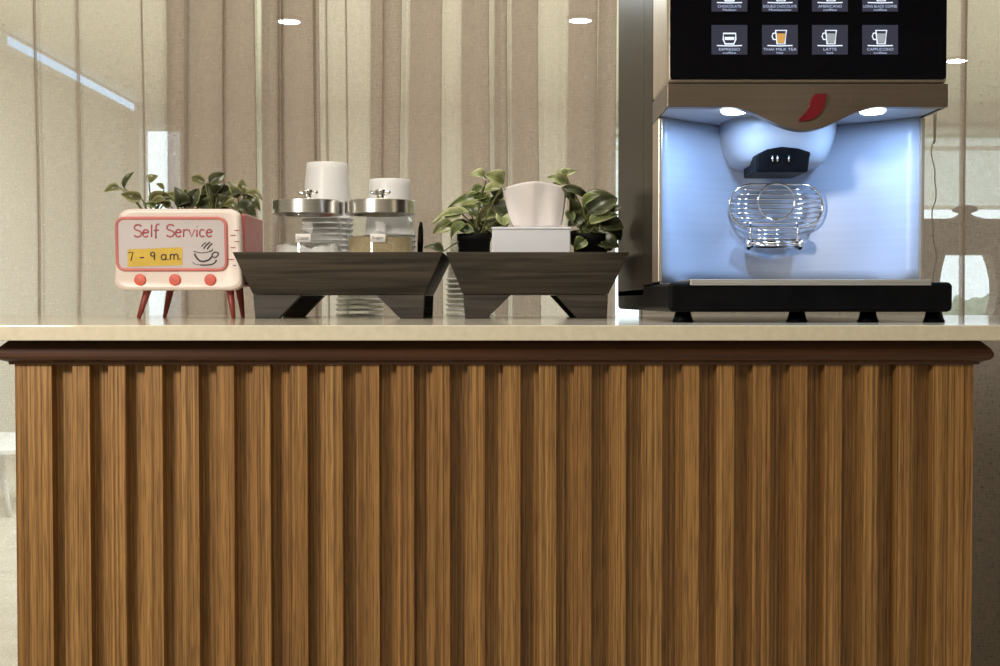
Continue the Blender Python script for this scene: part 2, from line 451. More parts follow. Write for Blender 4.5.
def window(n, w, bars):
    bm = BM(); t = 0.05
    box(bm, w[0], w[0] + t, YB - 0.02, YB + 0.06, w[2], w[3]); box(bm, w[1] - t, w[1], YB - 0.02, YB + 0.06, w[2], w[3])
    box(bm, w[0] + t, w[1] - t, YB - 0.02, YB + 0.06, w[2], w[2] + t); box(bm, w[0] + t, w[1] - t, YB - 0.02, YB + 0.06, w[3] - t, w[3])
    for b in bars:
        box(bm, b - 0.025, b + 0.025, YB - 0.015, YB + 0.055, w[2] + t, w[3] - t)
    o = struct('window_%d' % n, bm, M['white_frame'])
    bm = box(BM(), w[0] + t, w[1] - t, YB + 0.018, YB + 0.024, w[2] + t, w[3] - t)
    g = obj('pane', bm, M['glass'], o, normals=True)
    return o


window(1, W1, []); window(2, W2, [2.0, 3.2])

# roller blind over the wide window
zb = Z(207, YB - 0.05)
t = thing('roller_blind', 'ivory roller blind half lowered over the far window at right', 'blind', ((W2[0] + W2[1]) / 2, YB - 0.08, zb))
bm = BM(); n = 40
for i in range(n + 1):
    xx = W2[0] + 0.03 + (W2[1] - W2[0] - 0.06) * i / n
    bm.verts.new((xx, YB - 0.05, W2[3] - 0.03)); bm.verts.new((xx, YB - 0.05, zb))
bm.verts.ensure_lookup_table(); uvl = bm.loops.layers.uv.new('UVMap')
for i in range(n):
    f = bm.faces.new([bm.verts[2 * i], bm.verts[2 * i + 2], bm.verts[2 * i + 3], bm.verts[2 * i + 1]])
    for l in f.loops: l[uvl].uv = (l.vert.co.x * 0.2, l.vert.co.z * 0.2)
obj('blind_cloth', bm, M['blind'], t)
bm = BM(); tube(bm, [(W2[0] + 0.02, YB - 0.05, W2[3]), (W2[1] - 0.02, YB - 0.05, W2[3])], 0.035, 12); obj('roller', bm, M['white_frame'], t, smooth=True)
bm = BM(); box(bm, W2[0] + 0.03, W2[1] - 0.03, YB - 0.06, YB - 0.04, Z(151, YB), Z(147, YB)); obj('batten', bm, M['white_frame'], t)
bm = BM(); box(bm, W2[0] + 0.03, W2[1] - 0.03, YB - 0.062, YB - 0.038, zb - 0.02, zb + 0.01); obj('bottom_bar', bm, M['white_frame'], t)

# thin cord of the sheer curtain at right, hanging beside the machine
# led strip along the left wall
t = thing('strip_light', 'cold white strip light along ceiling edge of the far room', 'light', (XL + 0.06, 8.5, 2.44))
bm = box(BM(), XL + 0.002, XL + 0.09, 7.1, 9.9, 2.415, 2.487); obj('housing', bm, M['white_frame'], t, bevel=0.004)
bm = box(BM(), XL + 0.02, XL + 0.094, 7.3, 9.8, 2.42, 2.468); obj('diffuser', bm, M['strip'], t)
# downlights of the far room
for px, py, words_ in ((289, 23, 'round ceiling downlight glowing through curtain above the white cup stacks'),
                       (580, 22, 'round ceiling downlight glowing through curtain just left of coffee machine'),
                       (957, 62, 'round ceiling downlight glowing through curtain right of the black display')):
    d = (CEIL - 0.012 - CAM_Z) * F / (302 - py)
    c = P(px, py, d)
    t = thing('downlight', words_, 'light', (c.x, d, CEIL - 0.002), 'ceiling downlights of the far room')
    bm = lathe(BM(), [(0.062, -0.012), (0.075, -0.012), (0.078, -0.002), (0.055, 0.0)], (c.x, d, CEIL - 0.003), 32); obj('trim_ring', bm, M['white_frame'], t, smooth=True)
    bm = lathe(BM(), [(0.001, -0.016), (0.05, -0.0155), (0.060, -0.013)], (c.x, d, CEIL - 0.003), 32); obj('lens', bm, M['lamp'], t)

# outside
bm = BM(); box(bm, -8, 12, YB + 0.2, YB + 14, -0.25, -0.15); struct('ground', bm, M['grass'])


def shrub(x, y, r, h, label):
    bm = BM(); bmesh.ops.create_icosphere(bm, subdivisions=5, radius=1.0)
    for v in bm.verts:
        k = 1 + 0.28 * noise.noise(v.co * 3.1 + Vector((x, y, 0))) + 0.16 * noise.noise(v.co * 9.0)
        v.co = Vector((x + v.co.x * r * k, y + v.co.y * r * k, -0.15 + h / 2 * (1 + v.co.z * k * 0.98)))
    mn = min(v.co.z for v in bm.verts)
    for v in bm.verts: v.co.z += -0.15 - mn - 0.02
    tag(obj('shrub', bm, M['shrub'], loc=(x, y, -0.15), smooth=True), label, 'shrub')


shrub(4.75, 12.4, 0.62, 1.05, 'green shrub outside, seen through the rounded opening of the partition')
shrub(6.6, 13.2, 1.0, 1.6, 'large green shrub outside the far window at right')

# partition in the far room, seen right of the machine through the sheer
DP = 3.0
def dpt(px, py): q = P(px, py, DP); return (q.x, q.z)
c = P(965, 302, DP)
t = thing('wooden_partition', 'dark brown wooden partition with a rounded opening behind right curtain', 'partition', (c.x, DP, 0))
bm = BM(); zt = Z(222, DP); zr = Z(255, DP)
box(bm, X(640, DP), X(1120, DP), DP - 0.03, DP + 0.03, zr, zt); box(bm, X(634, DP), X(1126, DP), DP - 0.04, DP + 0.04, zt - 0.012, zt + 0.006)  # hidden stretch behind the machine added to shade the lower curtain
obj('top_rail', bm, M['divider'], t, bevel=0.004)
z0 = Z(321, DP)
L = [(942, 255), (939, 266), (936.5, 280), (936, 294), (937, 308), (940, 321)]
R = [(986, 255), (990, 266), (993, 280), (993.5, 294), (991, 308), (986, 321)]
bm = prism(BM(), [dpt(640, 255)] + [dpt(*q) for q in L] + [dpt(640, 321)], DP - 0.025, DP + 0.025); obj('side_panel', bm, M['divider'], t)
bm = prism(BM(), [dpt(1120, 255)] + [dpt(*q) for q in R] + [dpt(1120, 321)], DP - 0.025, DP + 0.025); obj('side_panel', bm, M['divider'], t)
bm = box(BM(), X(640, DP), X(1120, DP), DP - 0.03, DP + 0.03, 0.0, z0); obj('base_panel', bm, M['divider'], t)
fz = zt
bm = lathe(BM(), [(0.046, 0.0), (0.040, 0.005), (0.024, 0.009), (0.015, 0.014), (0.015, 0.017), (0.029, 0.022), (0.030, 0.029), (0.022, 0.035), (0.001, 0.038)], (X(964, DP), DP, fz + 0.004), 32)
obj('finial', bm, M['divider'], t, smooth=True)

# low table at lower left of the far room
c = (-2.35, 5.6)
t = thing('low_table', 'low pale table on the far floor left of the counter', 'table', (c[0], c[1], 0))
bm = lathe(BM(), [(0.36, 0.0), (0.40, 0.006), (0.40, 0.024), (0.385, 0.03), (0.001, 0.03)], (c[0], c[1], 0.27), 48); obj('tabletop', bm, M['white_frame'], t)
for k in range(4):
    a = PI / 4 + k * PI / 2
    bm = tube(BM(), [(c[0] + 0.24 * math.cos(a), c[1] + 0.24 * math.sin(a), 0.272), (c[0] + 0.33 * math.cos(a), c[1] + 0.33 * math.sin(a), 0.0)], [0.018, 0.012], 10)
    obj('leg', bm, M['white_frame'], t, smooth=True)

# ------------------------------------------------------------------ curtains
def curtain(name, label, keys, seed, y0=CUR_Y, sway=0.006, lean=None):
    """keys: (px, dy) pairs along the hem; extruded upward with slow sideways sway"""
    pts = [Vector((X(px, y0), y0 + dy, 0)) for px, dy in keys]
    path = cr_path(pts, 7)
    s = [0.0]
    for a, b in zip(path, path[1:]): s.append(s[-1] + (b - a).length)
    z0, z1, nz_ = 0.015, 2.44, 44
    bm = BM(); uvl = bm.loops.layers.uv.new('UVMap'); rows = []
    for j in range(nz_ + 1):
        z = z0 + (z1 - z0) * j / nz_; row = []
        f = min(1.0, (z1 - z) / 1.6)
        for i, p in enumerate(path):
            ox = sway * f * noise.noise(Vector((p.x * 7 + seed, p.y * 9, z * 1.3))) * 2.2
            oy = sway * f * noise.noise(Vector((p.x * 9, seed + 5, z * 1.1 + 7)))
            row.append(bm.verts.new((p.x + ox, p.y + oy, z)))
        rows.append(row)
    for j in range(nz_):
        for i in range(len(path) - 1):
            f = bm.faces.new((rows[j][i], rows[j][i + 1], rows[j + 1][i + 1], rows[j + 1][i]))
            for l, (ii, jj) in zip(f.loops, ((i, j), (i + 1, j), (i + 1, j + 1), (i, j + 1))):
                l[uvl].uv = (s[ii], (z0 + (z1 - z0) * jj / nz_))
    o = obj(name, bm, M['sheer'], loc=((pts[0].x + pts[-1].x) / 2, y0, 0), smooth=True, normals=False)
    return tag(o, label, 'curtain')


def flat(a, b, step=24, amp=0.006, seed=0.0):
    out = []; n = max(2, int(abs(b - a) / step))
    for i in range(n):
        px = a + (b - a) * i / n
        out.append((px, amp * math.sin(px * 0.045 + seed) + amp * 0.6 * math.sin(px * 0.021 + seed * 2)))
    return out


def fold3(a, b, dy=0.0, k=0.024):
    """cloth pleated over itself between a and b: three layers"""
    m = (a + b) / 2
    return [(a - 0.3, dy), (m, dy - k), (b - 1.2, dy - k * 1.05), (b, dy - k * 0.7), (b - 1.5, dy - 0.2 * k), (m, dy), (a + 1.5, dy + 0.2 * k), (a + 0.3, dy + 0.7 * k), (a + 1.5, dy + k * 1.1), (m, dy + k), (b + 0.3, dy + 0.3 * k)]


k1 = flat(-900, 34, 30) + fold3(34.2, 39, 0, 0.005) + flat(42, 74, 10) + fold3(76, 81.5, 0, 0.008) + flat(86, 138, 14) + fold3(141.5, 144, 0, 0.005) + [(150, 0.003), (158, 0.002)]
k1 += fold3(165, 188, 0.0) + fold3(187, 226, 0.006) + fold3(225, 257, 0.0)
curtain('sheer_curtain', 'taupe sheer curtain at left, flat beside a gathered edge behind the pink planter', k1, 1.0)
k2 = fold3(262.5, 280, 0.0) + fold3(279, 284, 0.004) + fold3(283, 316, 0.0) + fold3(315, 321, -0.003, 0.008) + [(324, 0.002)] + fold3(326, 328.5, 0.0, 0.005) + [(336, -0.004)] + fold3(345.5, 348, 0.0, 0.005) + [(358, 0.004), (366, 0.0)]
k2 += fold3(371, 385, 0.0, 0.012) + fold3(384, 403, 0.004) + [(407, 0.004)] + fold3(411, 443, 0.0) + [(448, 0.006), (457, 0.0)] + fold3(463, 490, 0.0) + [(492.5, 0.003)] + fold3(494.5, 507, 0.0) + [(509, 0.0)] + fold3(511, 537, 0.0, 0.02)
k2 += [(546, 0.006), (556, -0.002), (564, 0.003)] + fold3(569, 596, 0.0) + fold3(598.5, 614.5, 0.004)
curtain('sheer_curtain', 'taupe sheer curtain gathered in deep folds behind the two wooden trays', k2, 9.0)
k3 = flat(641, 930, 30) + fold3(961.5, 967, 0, 0.006) + flat(974, 1010, 14) + fold3(1022, 1030, 0, 0.008) + flat(1040, 2640, 40)
right_curtain = curtain('sheer_curtain', 'taupe sheer curtain hanging almost flat right of the coffee machine', k3, 17.0)
t = thing('curtain_track', 'white ceiling track carrying the sheer curtains', 'curtain track', (0.7, CUR_Y, 2.45))
bm = box(BM(), XL + 0.02, XR - 0.02, CUR_Y - 0.02, CUR_Y + 0.02, 2.438, 2.489); obj('rail', bm, M['white_frame'], t, bevel=0.003)
# cord hanging in front of the sheer
pts = [P(934 + 2.0 * math.sin(k * 0.9) + 0.9 * math.sin(k * 2.1), 100 + k * 10, CUR_Y - 0.05) for k in range(22)]
pts = [Vector((pts[0].x, pts[0].y, 2.44))] + pts
bm = tube(BM(), cr_path(pts, 4), 0.0013, 6); obj('cord', bm, M['cordtaupe'], right_curtain, smooth=True)['label'] = 'thin wavy cord hanging in front of the sheer'

# ------------------------------------------------------------------ counter
ZC = 0.90; DF = 1.335
SX0, SX1 = X(14, DF), X(974.5, DF); CX = (SX0 + SX1) / 2
ZM0 = Z(365, DF); ZM1 = 0.884
root = thing('counter_cabinet', 'oak fluted counter cabinet with dark moulding under the cream worktop', 'counter', (CX, 1.8, 0))
bm = box(BM(), SX0 + 0.002, SX1 - 0.002, DF + 0.0155, 2.25, 0.0, ZM1 - 0.0005); obj('carcass', bm, M['oak'], root)
bm = BM()
edges = [(14, 51)]
rights = [89, 125, 162, 198, 233.6, 270, 307, 342.5, 379, 414, 450, 485, 520.7, 556.5, 592, 627, 663, 700, 735, 771, 808, 843, 880, 915]
edges += [(r - 17.6, r) for r in rights] + [(934, 974.5)]
for a, b in edges:
    box(bm, X(a, DF), X(b, DF), DF, DF + 0.0154, 0.06, ZM0 + 0.004)
obj('fluted_panel', bm, M['oak'], root, bevel=0.0006, seg=2)
bm = box(BM(), SX0 + 0.01, SX1 - 0.01, DF + 0.006, DF + 0.015, 0.0, 0.06); obj('plinth', bm, M['mould'], root)
prof = [(0.0005, ZM1), (0.003, ZM1), (0.0045, 0.8832), (0.0095, 0.8785), (0.0132, 0.8745), (0.0154, 0.8702), (0.0154, 0.8668), (0.0125, 0.8632), (0.0070, 0.8612), (0.0048, 0.8606), (0.0042, ZM0 + 0.0008), (0.0005, ZM0 + 0.0005)]
rings = []
for o_, z in prof:
    rings.append([(SX0 - o_, 2.25, z), (SX0 - o_, DF - o_, z), (SX1 + o_, DF - o_, z), (SX1 + o_, 2.25, z)])
bm = BM(); vs = [[bm.verts.new(p) for p in r] for r in rings]
for a, b in zip(vs, vs[1:] + vs[:1]):
    for i in range(3): bm.faces.new((a[i], a[i + 1], b[i + 1], b[i]))
obj('moulding', bm, M['mould'], root)
bm = box(BM(), -1.15, 1.15, 1.30, 2.30, ZM1, ZC)
tag(obj('worktop', bm, M['stone'], loc=(0, 1.8, ZM1), bevel=0.0012, seg=3), 'cream polished worktop running the full width across the oak counter', 'worktop')

# ------------------------------------------------------------------ coffee machine
MX0, MX1 = 0.197, 0.5285; MC = (MX0 + MX1) / 2
DH = 1.48                        # front plane of the head
ZU = Z(107, DH); ZS = Z(83.5, DH); ZT = 1.56; ZB = Z(282, 1.46); ZB0 = Z(312, 1.46)
cm = thing('coffee_machine', 'tall bronze and black coffee machine with lit display and pale niche', 'coffee machine', (MC, 1.75, ZC))
bm = BM(); box(bm, MX0, MX1, 1.72, 2.09, ZB0 + 0.02, ZT)
box(bm, MX0, MX0 + 0.006, 1.62, 1.72, ZB, ZT); box(bm, MX1 - 0.006, MX1, 1.62, 1.72, ZB, ZT); obj('body', bm, M['side'], cm, bevel=0.0015)
for x0, x1 in ((MX0, MX0 + 0.005), (MX1 - 0.005, MX1)):
    bm = box(BM(), x0, x1, 1.56, 1.6195, ZB + 0.002, ZU - 0.001); obj('niche_frame', bm, M['bezel'], cm, bevel=0.001)
# concave splash panel
bm = BM(); uu = 24; vv = 10; g = []
for i in range(uu + 1):
    a = -1 + 2 * i / uu; xx = MC + a * (MX1 - MX0 - 0.011) / 2
    dd = 1.565 + 0.105 * (1 - abs(a) ** 1.7)
    g.append([bm.verts.new((xx, dd, ZB - 0.002 + (ZU - ZB + 0.003) * j / vv)) for j in range(vv + 1)])
for i in range(uu):
    for j in range(vv): bm.faces.new((g[i][j], g[i + 1][j], g[i + 1][j + 1], g[i][j + 1]))
o = obj('splash_panel', bm, M['splash'], cm, smooth=True)
sm = o.modifiers.new('thickness', 'SOLIDIFY'); sm.thickness = 0.003; sm.offset = 1.0
# head: display block, underside, fascia
bm = box(BM(), MX0, MX1, DH + 0.004, 1.62, ZS + 0.0012, ZT); obj('head', bm, M['bezel'], cm, bevel=0.004, seg=3)
bm = box(BM(), MX0 + 0.002, MX1 - 0.002, DH + 0.012, 1.72, ZU + 0.0015, ZS + 0.001); obj('underside', bm, M['housing'], cm, bevel=0.002)
# fascia with curved lower lip
def lip(px):
    t_ = (px - 803) / 76.0
    return 107 + (24.0 * (0.5 + 0.5 * math.cos(PI * t_)) if abs(t_) < 1 else 0)
top = []; n = 60
low = [(MX0 + (MX1 - MX0) * i / n) for i in range(n + 1)]
bm = BM(); front = []; back = []
for xx in low:
    px = 500 + xx * F / DH
    z = Z(lip(px), DH)
    bul = max(0.0, 107 - lip(px)) ; k = (lip(px) - 107) / 24.0
    front.append((bm.verts.new((xx, DH - 0.004 * k, z)), bm.verts.new((xx, DH, ZS))))
    back.append((bm.verts.new((xx, DH + 0.016 - 0.002 * k, z)), bm.verts.new((xx, DH + 0.016, ZS))))
for i in range(n):
    bm.faces.new((front[i][0], front[i + 1][0], front[i + 1][1], front[i][1])); bm.faces.new((back[i][0], back[i][1], back[i + 1][1], back[i + 1][0]))
    bm.faces.new((front[i][0], back[i][0], back[i + 1][0], front[i + 1][0])); bm.faces.new((front[i][1], front[i + 1][1], back[i + 1][1], back[i][1]))
bm.faces.new((front[0][0], front[0][1], back[0][1], back[0][0])); bm.faces.new((front[n][0], back[n][0], back[n][1], front[n][1]))
obj('fascia', bm, M['bronze'], cm, bevel=0.0012)
for x0, x1 in ((MX0, MX0 + 0.0025), (MX1 - 0.0025, MX1)):
    bm = box(BM(), x0, x1, DH + 0.0162, 1.62, ZU, ZS); obj('fascia_side', bm, M['bronze'], cm)
# emblem: red curved leaf; small chrome dots put in for glints
lf = [(823, 95), (813, 95.5), (808, 99), (806, 104), (802, 110), (796, 117), (797, 121), (804, 120.5), (812, 117), (818, 111), (822, 103)]
pp = cr_path([Vector((X(a, DH), 0, Z(b, DH))) for a, b in [(824.5, 94.3), (813, 95), (809, 99.5), (807.5, 106), (803, 113), (796.5, 121), (806, 121), (815, 117), (821.5, 108), (824.5, 94.3)]], 5)[:-1]
bm = prism(BM(), [(p.x, p.z) for p in pp], DH - 0.0062, DH - 0.0005); em = obj('emblem', bm, M['red'], cm, bevel=0.0005)
bm = BM()
for a, b in ((808.5, 101.5), (807.5, 107.5)):
    q = P(a, b, DH); lathe(bm, [(0.0001, -0.0006), (0.0006, -0.0003), (0.0006, 0.0003), (0.0001, 0.0006)], (q.x, DH - 0.0065, q.z), 10)
obj('emblem_glints', bm, M['chrome'], em)
# display glass
dx0, dx1, dz0 = X(668.5, DH) + 0.0006, X(944.5, DH) - 0.0006, Z(79.5, DH)
bm = prism(BM(), rrect(dx1 - dx0, ZT - 0.006 - dz0, 0.004, 5, (dx0 + dx1) / 2, (ZT - 0.006 + dz0) / 2), DH - 0.001, DH + 0.0045); disp = obj('display', bm, M['glass_black'], cm)
# lit tiles
caps = {(0, 0): ('CHOCOLATE', 'Medium'), (1, 0): ('DOUBLE CHOCOLATE', 'Mochaccino'), (2, 0): ('AMERICANO', 'coffee'), (3, 0): ('LONG BLACK COFFEE', 'coffee'),
        (0, 1): ('ESPRESSO', 'coffee'), (1, 1): ('THAI MILK TEA', 'Hot'), (2, 1): ('LATTE', 'hot'), (3, 1): ('CAPPUCCINO', 'coffee')}
YT = DH - 0.0012
def q2(px, py): q = P(px, py, YT); return (q.x, q.z)
def flat_poly(bm, pts, y): bm.faces.new([bm.verts.new((x, y, z)) for x, z in pts])
for r_, y0 in ((0, -18.0), (1, 25.0)):
    for c_, x0 in enumerate((711.5, 762.0, 812.0, 862.2)):
        w, h = 35.8, 29.5
        bm = prism(BM(), [q2(x0, y0), q2(x0 + w, y0), q2(x0 + w, y0 + h), q2(x0, y0 + h)], YT - 0.0002, YT + 0.0001)
        tl = obj('menu_tile', bm, M['tile'], disp)
        cx = x0 + w / 2; by = y0 + 20.0
        bm = BM()
        yy = YT - 0.0005
        def loop(pts, rr=0.00055, closed=True): tube(bm, [(q2(a, b)[0], yy, q2(a, b)[1]) for a, b in pts], rr, 6, closed)
        if (c_, r_) in ((0, 1), (0, 0)):
            hw, top = 6.2, by - 11.5
            loop([(cx - hw, top), (cx + hw, top), (cx + hw, top + 6), (cx + hw * 0.7, by - 1), (cx - hw * 0.7, by - 1), (cx - hw, top + 6)], 0.0009)
        else:
            hw, top = 5.4, by - 14.5
            loop([(cx - hw + 1, top), (cx + hw + 1, top), (cx + hw * 0.72 + 1, by - 1), (cx - hw * 0.72 + 1, by - 1)], 0.0009)
            loop([(cx - 4.2, top + 2.5), (cx - 7, top + 3), (cx - 8, top + 6), (cx - 6.6, top + 9), (cx - 4, top + 9)], 0.0007, False)
        loop([(cx - 12.5, by + 0.6), (cx, by + 1.0), (cx + 12.5, by + 0.6)], 0.0006, False)
        obj('cup_icon', bm, M['icon'], tl)
        bm = BM()
        if (c_, r_) in ((0, 1), (0, 0)):
            flat_poly(bm, [q2(cx - 5.0, by - 8), q2(cx + 5.0, by - 8), q2(cx + 4.6, by - 5), q2(cx - 4.6, by - 5)], yy); mm = M['icon']
        else:
            flat_poly(bm, [q2(cx - 3.6, top + 3), q2(cx + 5.6, top + 3), q2(cx + 4.2, by - 2), q2(cx - 2.2, by - 2)], yy); mm = M['icon_tea'] if (c_, r_) == (1, 1) else M['icon_dim']
        obj('drink_icon', bm, mm, tl, normals=False)
        a, b = caps[(c_, r_)]
        q = P(cx, by + 4.4, YT); wd = min(33.0, 2.6 * len(a)) * DH / F
        bm = text_bm(a, 0.0030, (q.x, YT - 0.0006, q.z), wd); obj('caption', bm, M['caption'], tl, normals=False)
        q = P(cx, by + 7.9, YT); wd = min(24.0, 2.2 * len(b)) * DH / F
        bm = text_bm(b, 0.0024, (q.x, YT - 0.0006, q.z), wd); obj('caption', bm, M['caption'], tl, normals=False)
# niche lights
for px in (733, 871):
    d = DH + 0.028
    xx = X(px, d)
    bm = lathe(BM(), [(0.001, -0.004), (0.013, -0.0035), (0.0155, -0.001), (0.0155, 0.001)], (xx, d, ZU), 28); obj('niche_lamp', bm, M['led'], cm)
    l = bpy.data.lights.new('niche_lamp_light', 'AREA'); l.shape = 'DISK'; l.size = 0.028; l.energy = 0.52; l.color = (0.40, 0.64, 1.0)
    lo = bpy.data.objects.new('niche_lamp_light', l); COL.objects.link(lo); lo.parent = cm; lo.location = Vector((xx, d, ZU - 0.0045)) - cm.location; lo.rotation_euler = (math.radians(2), 0, 0)
# spout housing
def ell(cx_, y0, y1, hw, z, n=36, p=2.6):
    out = []
    for k in range(n):
        a = 2 * PI * k / n; ca, sa = math.cos(a), math.sin(a)
        out.append((cx_ + hw * math.copysign(abs(ca) ** (2 / p), ca), (y0 + y1) / 2 + (y1 - y0) / 2 * math.copysign(abs(sa) ** (2 / p), sa), z))
    return out
SPY = 1.60
HC = MC - 0.004
bm = loft(BM(), [ell(HC, 1.55, 1.71, 0.073, ZU + 0.004), ell(HC, 1.553, 1.71, 0.072, ZU - 0.014), ell(HC, 1.556, 1.71, 0.069, ZU - 0.028), ell(HC, 1.56, 1.71, 0.065, ZU - 0.040), ell(HC, 1.564, 1.70, 0.060, ZU - 0.050), ell(HC, 1.572, 1.69, 0.052, ZU - 0.056), ell(HC, 1.59, 1.68, 0.036, ZU - 0.058)])
obj('spout_housing', bm, M['housing'], cm, smooth=True)
SD = 1.572
sx0, sx1 = X(752, SD), X(803, SD); sz1, sz0 = Z(151, SD), Z(174, SD)
bm = prism(BM(), [(sx0, sz0), (sx1, sz0), (sx1 + 0.002, sz1 - 0.012), (sx1 + 0.004, sz1 - 0.004), (sx1 - 0.012, sz1 + 0.001), ((sx0 + sx1) / 2, sz1 + 0.003), (sx0 + 0.014, sz1), (sx0, sz1 - 0.007)], SD - 0.022, SD + 0.06)
sp = obj('spout', bm, M['black'], cm, bevel=0.0025, seg=3)
for k in (-0.012, -0.006, 0.008):
    bm = tube(BM(), [((sx0 + sx1) / 2 + k, SD - 0.0222, sz1 - 0.008), ((sx0 + sx1) / 2 + k, SD - 0.0228, sz1 - 0.016)], 0.0012, 8); obj('nozzle', bm, M['steel'], sp, smooth=True)
# wire cup shelf folded against the panel
RD = 1.640; r0 = 0.0013
rc = X(775.5, RD); rw = (822 - 729) * RD / F; zt_, zb_ = Z(184.5, RD), Z(227.5, RD)
sh = BM(); ro = rrect(rw, zt_ - zb_, (zt_ - zb_) * 0.49, 8, rc, (zt_ + zb_) / 2)
tube(sh, [(x, RD, z) for x, z in ro], r0 * 1.2, 8, True)
shelf = obj('cup_shelf', sh, M['chrome'], cm, smooth=True)
bm = BM(); hh = (zt_ - zb_) / 2; zc_ = (zt_ + zb_) / 2; rr_ = hh * 0.98
for k in range(1, 9):
    z = zb_ + (zt_ - zb_) * k / 9; dz = z - zc_
    half = rw / 2 - rr_ + math.sqrt(max(0, rr_ ** 2 - dz ** 2))
    tube(bm, [(rc - half, RD, z), (rc - half * 0.5, RD - 0.001, z - 0.0006), (rc, RD - 0.001, z - 0.0008), (rc + half * 0.5, RD - 0.001, z - 0.0006), (rc + half, RD, z)], r0 * 0.9, 6)
obj('rods', bm, M['chrome'], shelf, smooth=True)
bm = BM(); tube(bm, [(rc + 0.024 * math.cos(a * PI / 18), RD - 0.0025, Z(202, RD) + 0.024 * math.sin(a * PI / 18)) for a in range(36)], r0, 8, True); obj('ring', bm, M['chrome'], shelf, smooth=True)
bm = BM(); zh = Z(244, RD)
for px in (750, 797):
    tube(bm, [(X(px, RD), RD, Z(222, RD)), (X(px, RD), RD - 0.001, zh)], r0 * 1.2, 8)
for k in range(1, 4):
    z = Z(226 + k * 4.2, RD); tube(bm, [(X(750, RD), RD, z), (X(797, RD), RD, z)], r0 * 0.8, 6)
obj('arms', bm, M['chrome'], shelf, smooth=True)
bm = BM(); tube(bm, [(X(746, RD), RD + 0.002, zh), (X(801, RD), RD + 0.002, zh)], 0.0062, 14)
for px in (747.5, 799.5): tube(bm, [(X(px - 2.4, RD), RD, zh), (X(px + 2.4, RD), RD, zh)], 0.0088, 14)
tube(bm, [(X(752, RD), RD - 0.006, zh - 0.002), (X(795, RD), RD - 0.006, zh - 0.002)], 0.0022, 8)
obj('hinge', bm, M['chrome'], shelf, smooth=True)
# base, drip tray, feet
bm = box(BM(), MX0, MX1 + 0.001, 1.46, 2.09, ZB0, ZB); obj('base', bm, M['black'], cm, bevel=0.006, seg=4)
bm = box(BM(), X(690, 1.456), X(931.5, 1.456), 1.456, 1.4598, Z(285.3, 1.456), ZB + 0.0004); box(bm, X(690, 1.456), X(931.5, 1.456), 1.456, 1.60, ZB + 0.0003, Z(279.2, 1.456)); dt = obj('drip_tray', bm, M['silver'], cm, bevel=0.001)
if True:
    for xx, d in [(X(px, 1.50), 1.50) for px in (683, 797, 868, 934)] + [(0.296, 2.02), (0.478, 2.02)]:
        bm = lathe(BM(), [(0.012, 0.0), (0.013, 0.001), (0.011, 0.005), (0.009, ZB0 - ZC + 0.001)], (xx, d, ZC), 20); obj('foot', bm, M['black'], cm, smooth=True)

# ------------------------------------------------------------------ wooden trays
def tray(label, tl, tr, bl, br, ot0, ot1, ob0, ob1, D=1.84, depth=0.22):
    zt, zb, zf = Z(252, D - 0.035), Z(294.5, D), ZC
    x0, x1, X0, X1 = X(bl, D), X(br, D), X(tl, D - 0.035), X(tr, D - 0.035)
    yb, ytf = D, D - 0.035; yB, yTB = D + depth, D + depth + 0.035; th = 0.011
    root = thing('serving_tray', label, 'tray', ((x0 + x1) / 2, D + depth / 2, ZC), 'raised wooden trays')
    # four flared boards
    def board(a, b, nrm):
        # a, b: lower edge corners -> upper edge corners, nrm: inward offset
        pass
    o_lo = [(x0, yb, zb), (x1, yb, zb), (x1, yB, zb), (x0, yB, zb)]; o_hi = [(X0, ytf, zt), (X1, ytf, zt), (X1, yTB, zt), (X0, yTB, zt)]
    i_lo = [(x0 + th, yb + th, zb), (x1 - th, yb + th, zb), (x1 - th, yB - th, zb), (x0 + th, yB - th, zb)]
    i_hi = [(X0 + th, ytf + th, zt), (X1 - th, ytf + th, zt), (X1 - th, yTB - th, zt), (X0 + th, yTB - th, zt)]
    for k, nm in enumerate(('front_board', 'side_board', 'back_board', 'side_board')):
        j = (k + 1) % 4
        bm = hexa(BM(), [o_lo[k], o_lo[j], i_lo[j], i_lo[k], o_hi[k], o_hi[j], i_hi[j], i_hi[k]])
        obj(nm, bm, M['traywood'], root, bevel=0.001)
    bm = box(BM(), x0 + th, x1 - th, yb + th, yB - th, zb, zb + 0.006); obj('floor_board', bm, M['traywood'], root)
    for y in (D + 0.001, D + depth - 0.016):
        for pts in ([(bl, 294.5), (ot0, 294.5), (ob0, 318.6), (bl + 2, 318.6)], [(br, 294.5), (ot1, 294.5), (ob1, 318.6), (br - 1, 318.6)]):
            q = [(X(a, D), zb - 0.0003 if b < 300 else ZC) for a, b in pts]
            bm = prism(BM(), q, y, y + 0.015); obj('leg', bm, M['traywood'], root, bevel=0.001)
    return root, zb + 0.006


tr1, zf1 = tray('dark wooden tray holding the two glass jars, left of its twin', 232.5, 443, 253, 424.5, 301.5, 376, 279, 400, depth=0.255)
tr2, zf2 = tray('dark wooden tray holding the tissue box between the green plants', 445.5, 629.5, 463, 608, 511, 555.5, 487, 577.5)

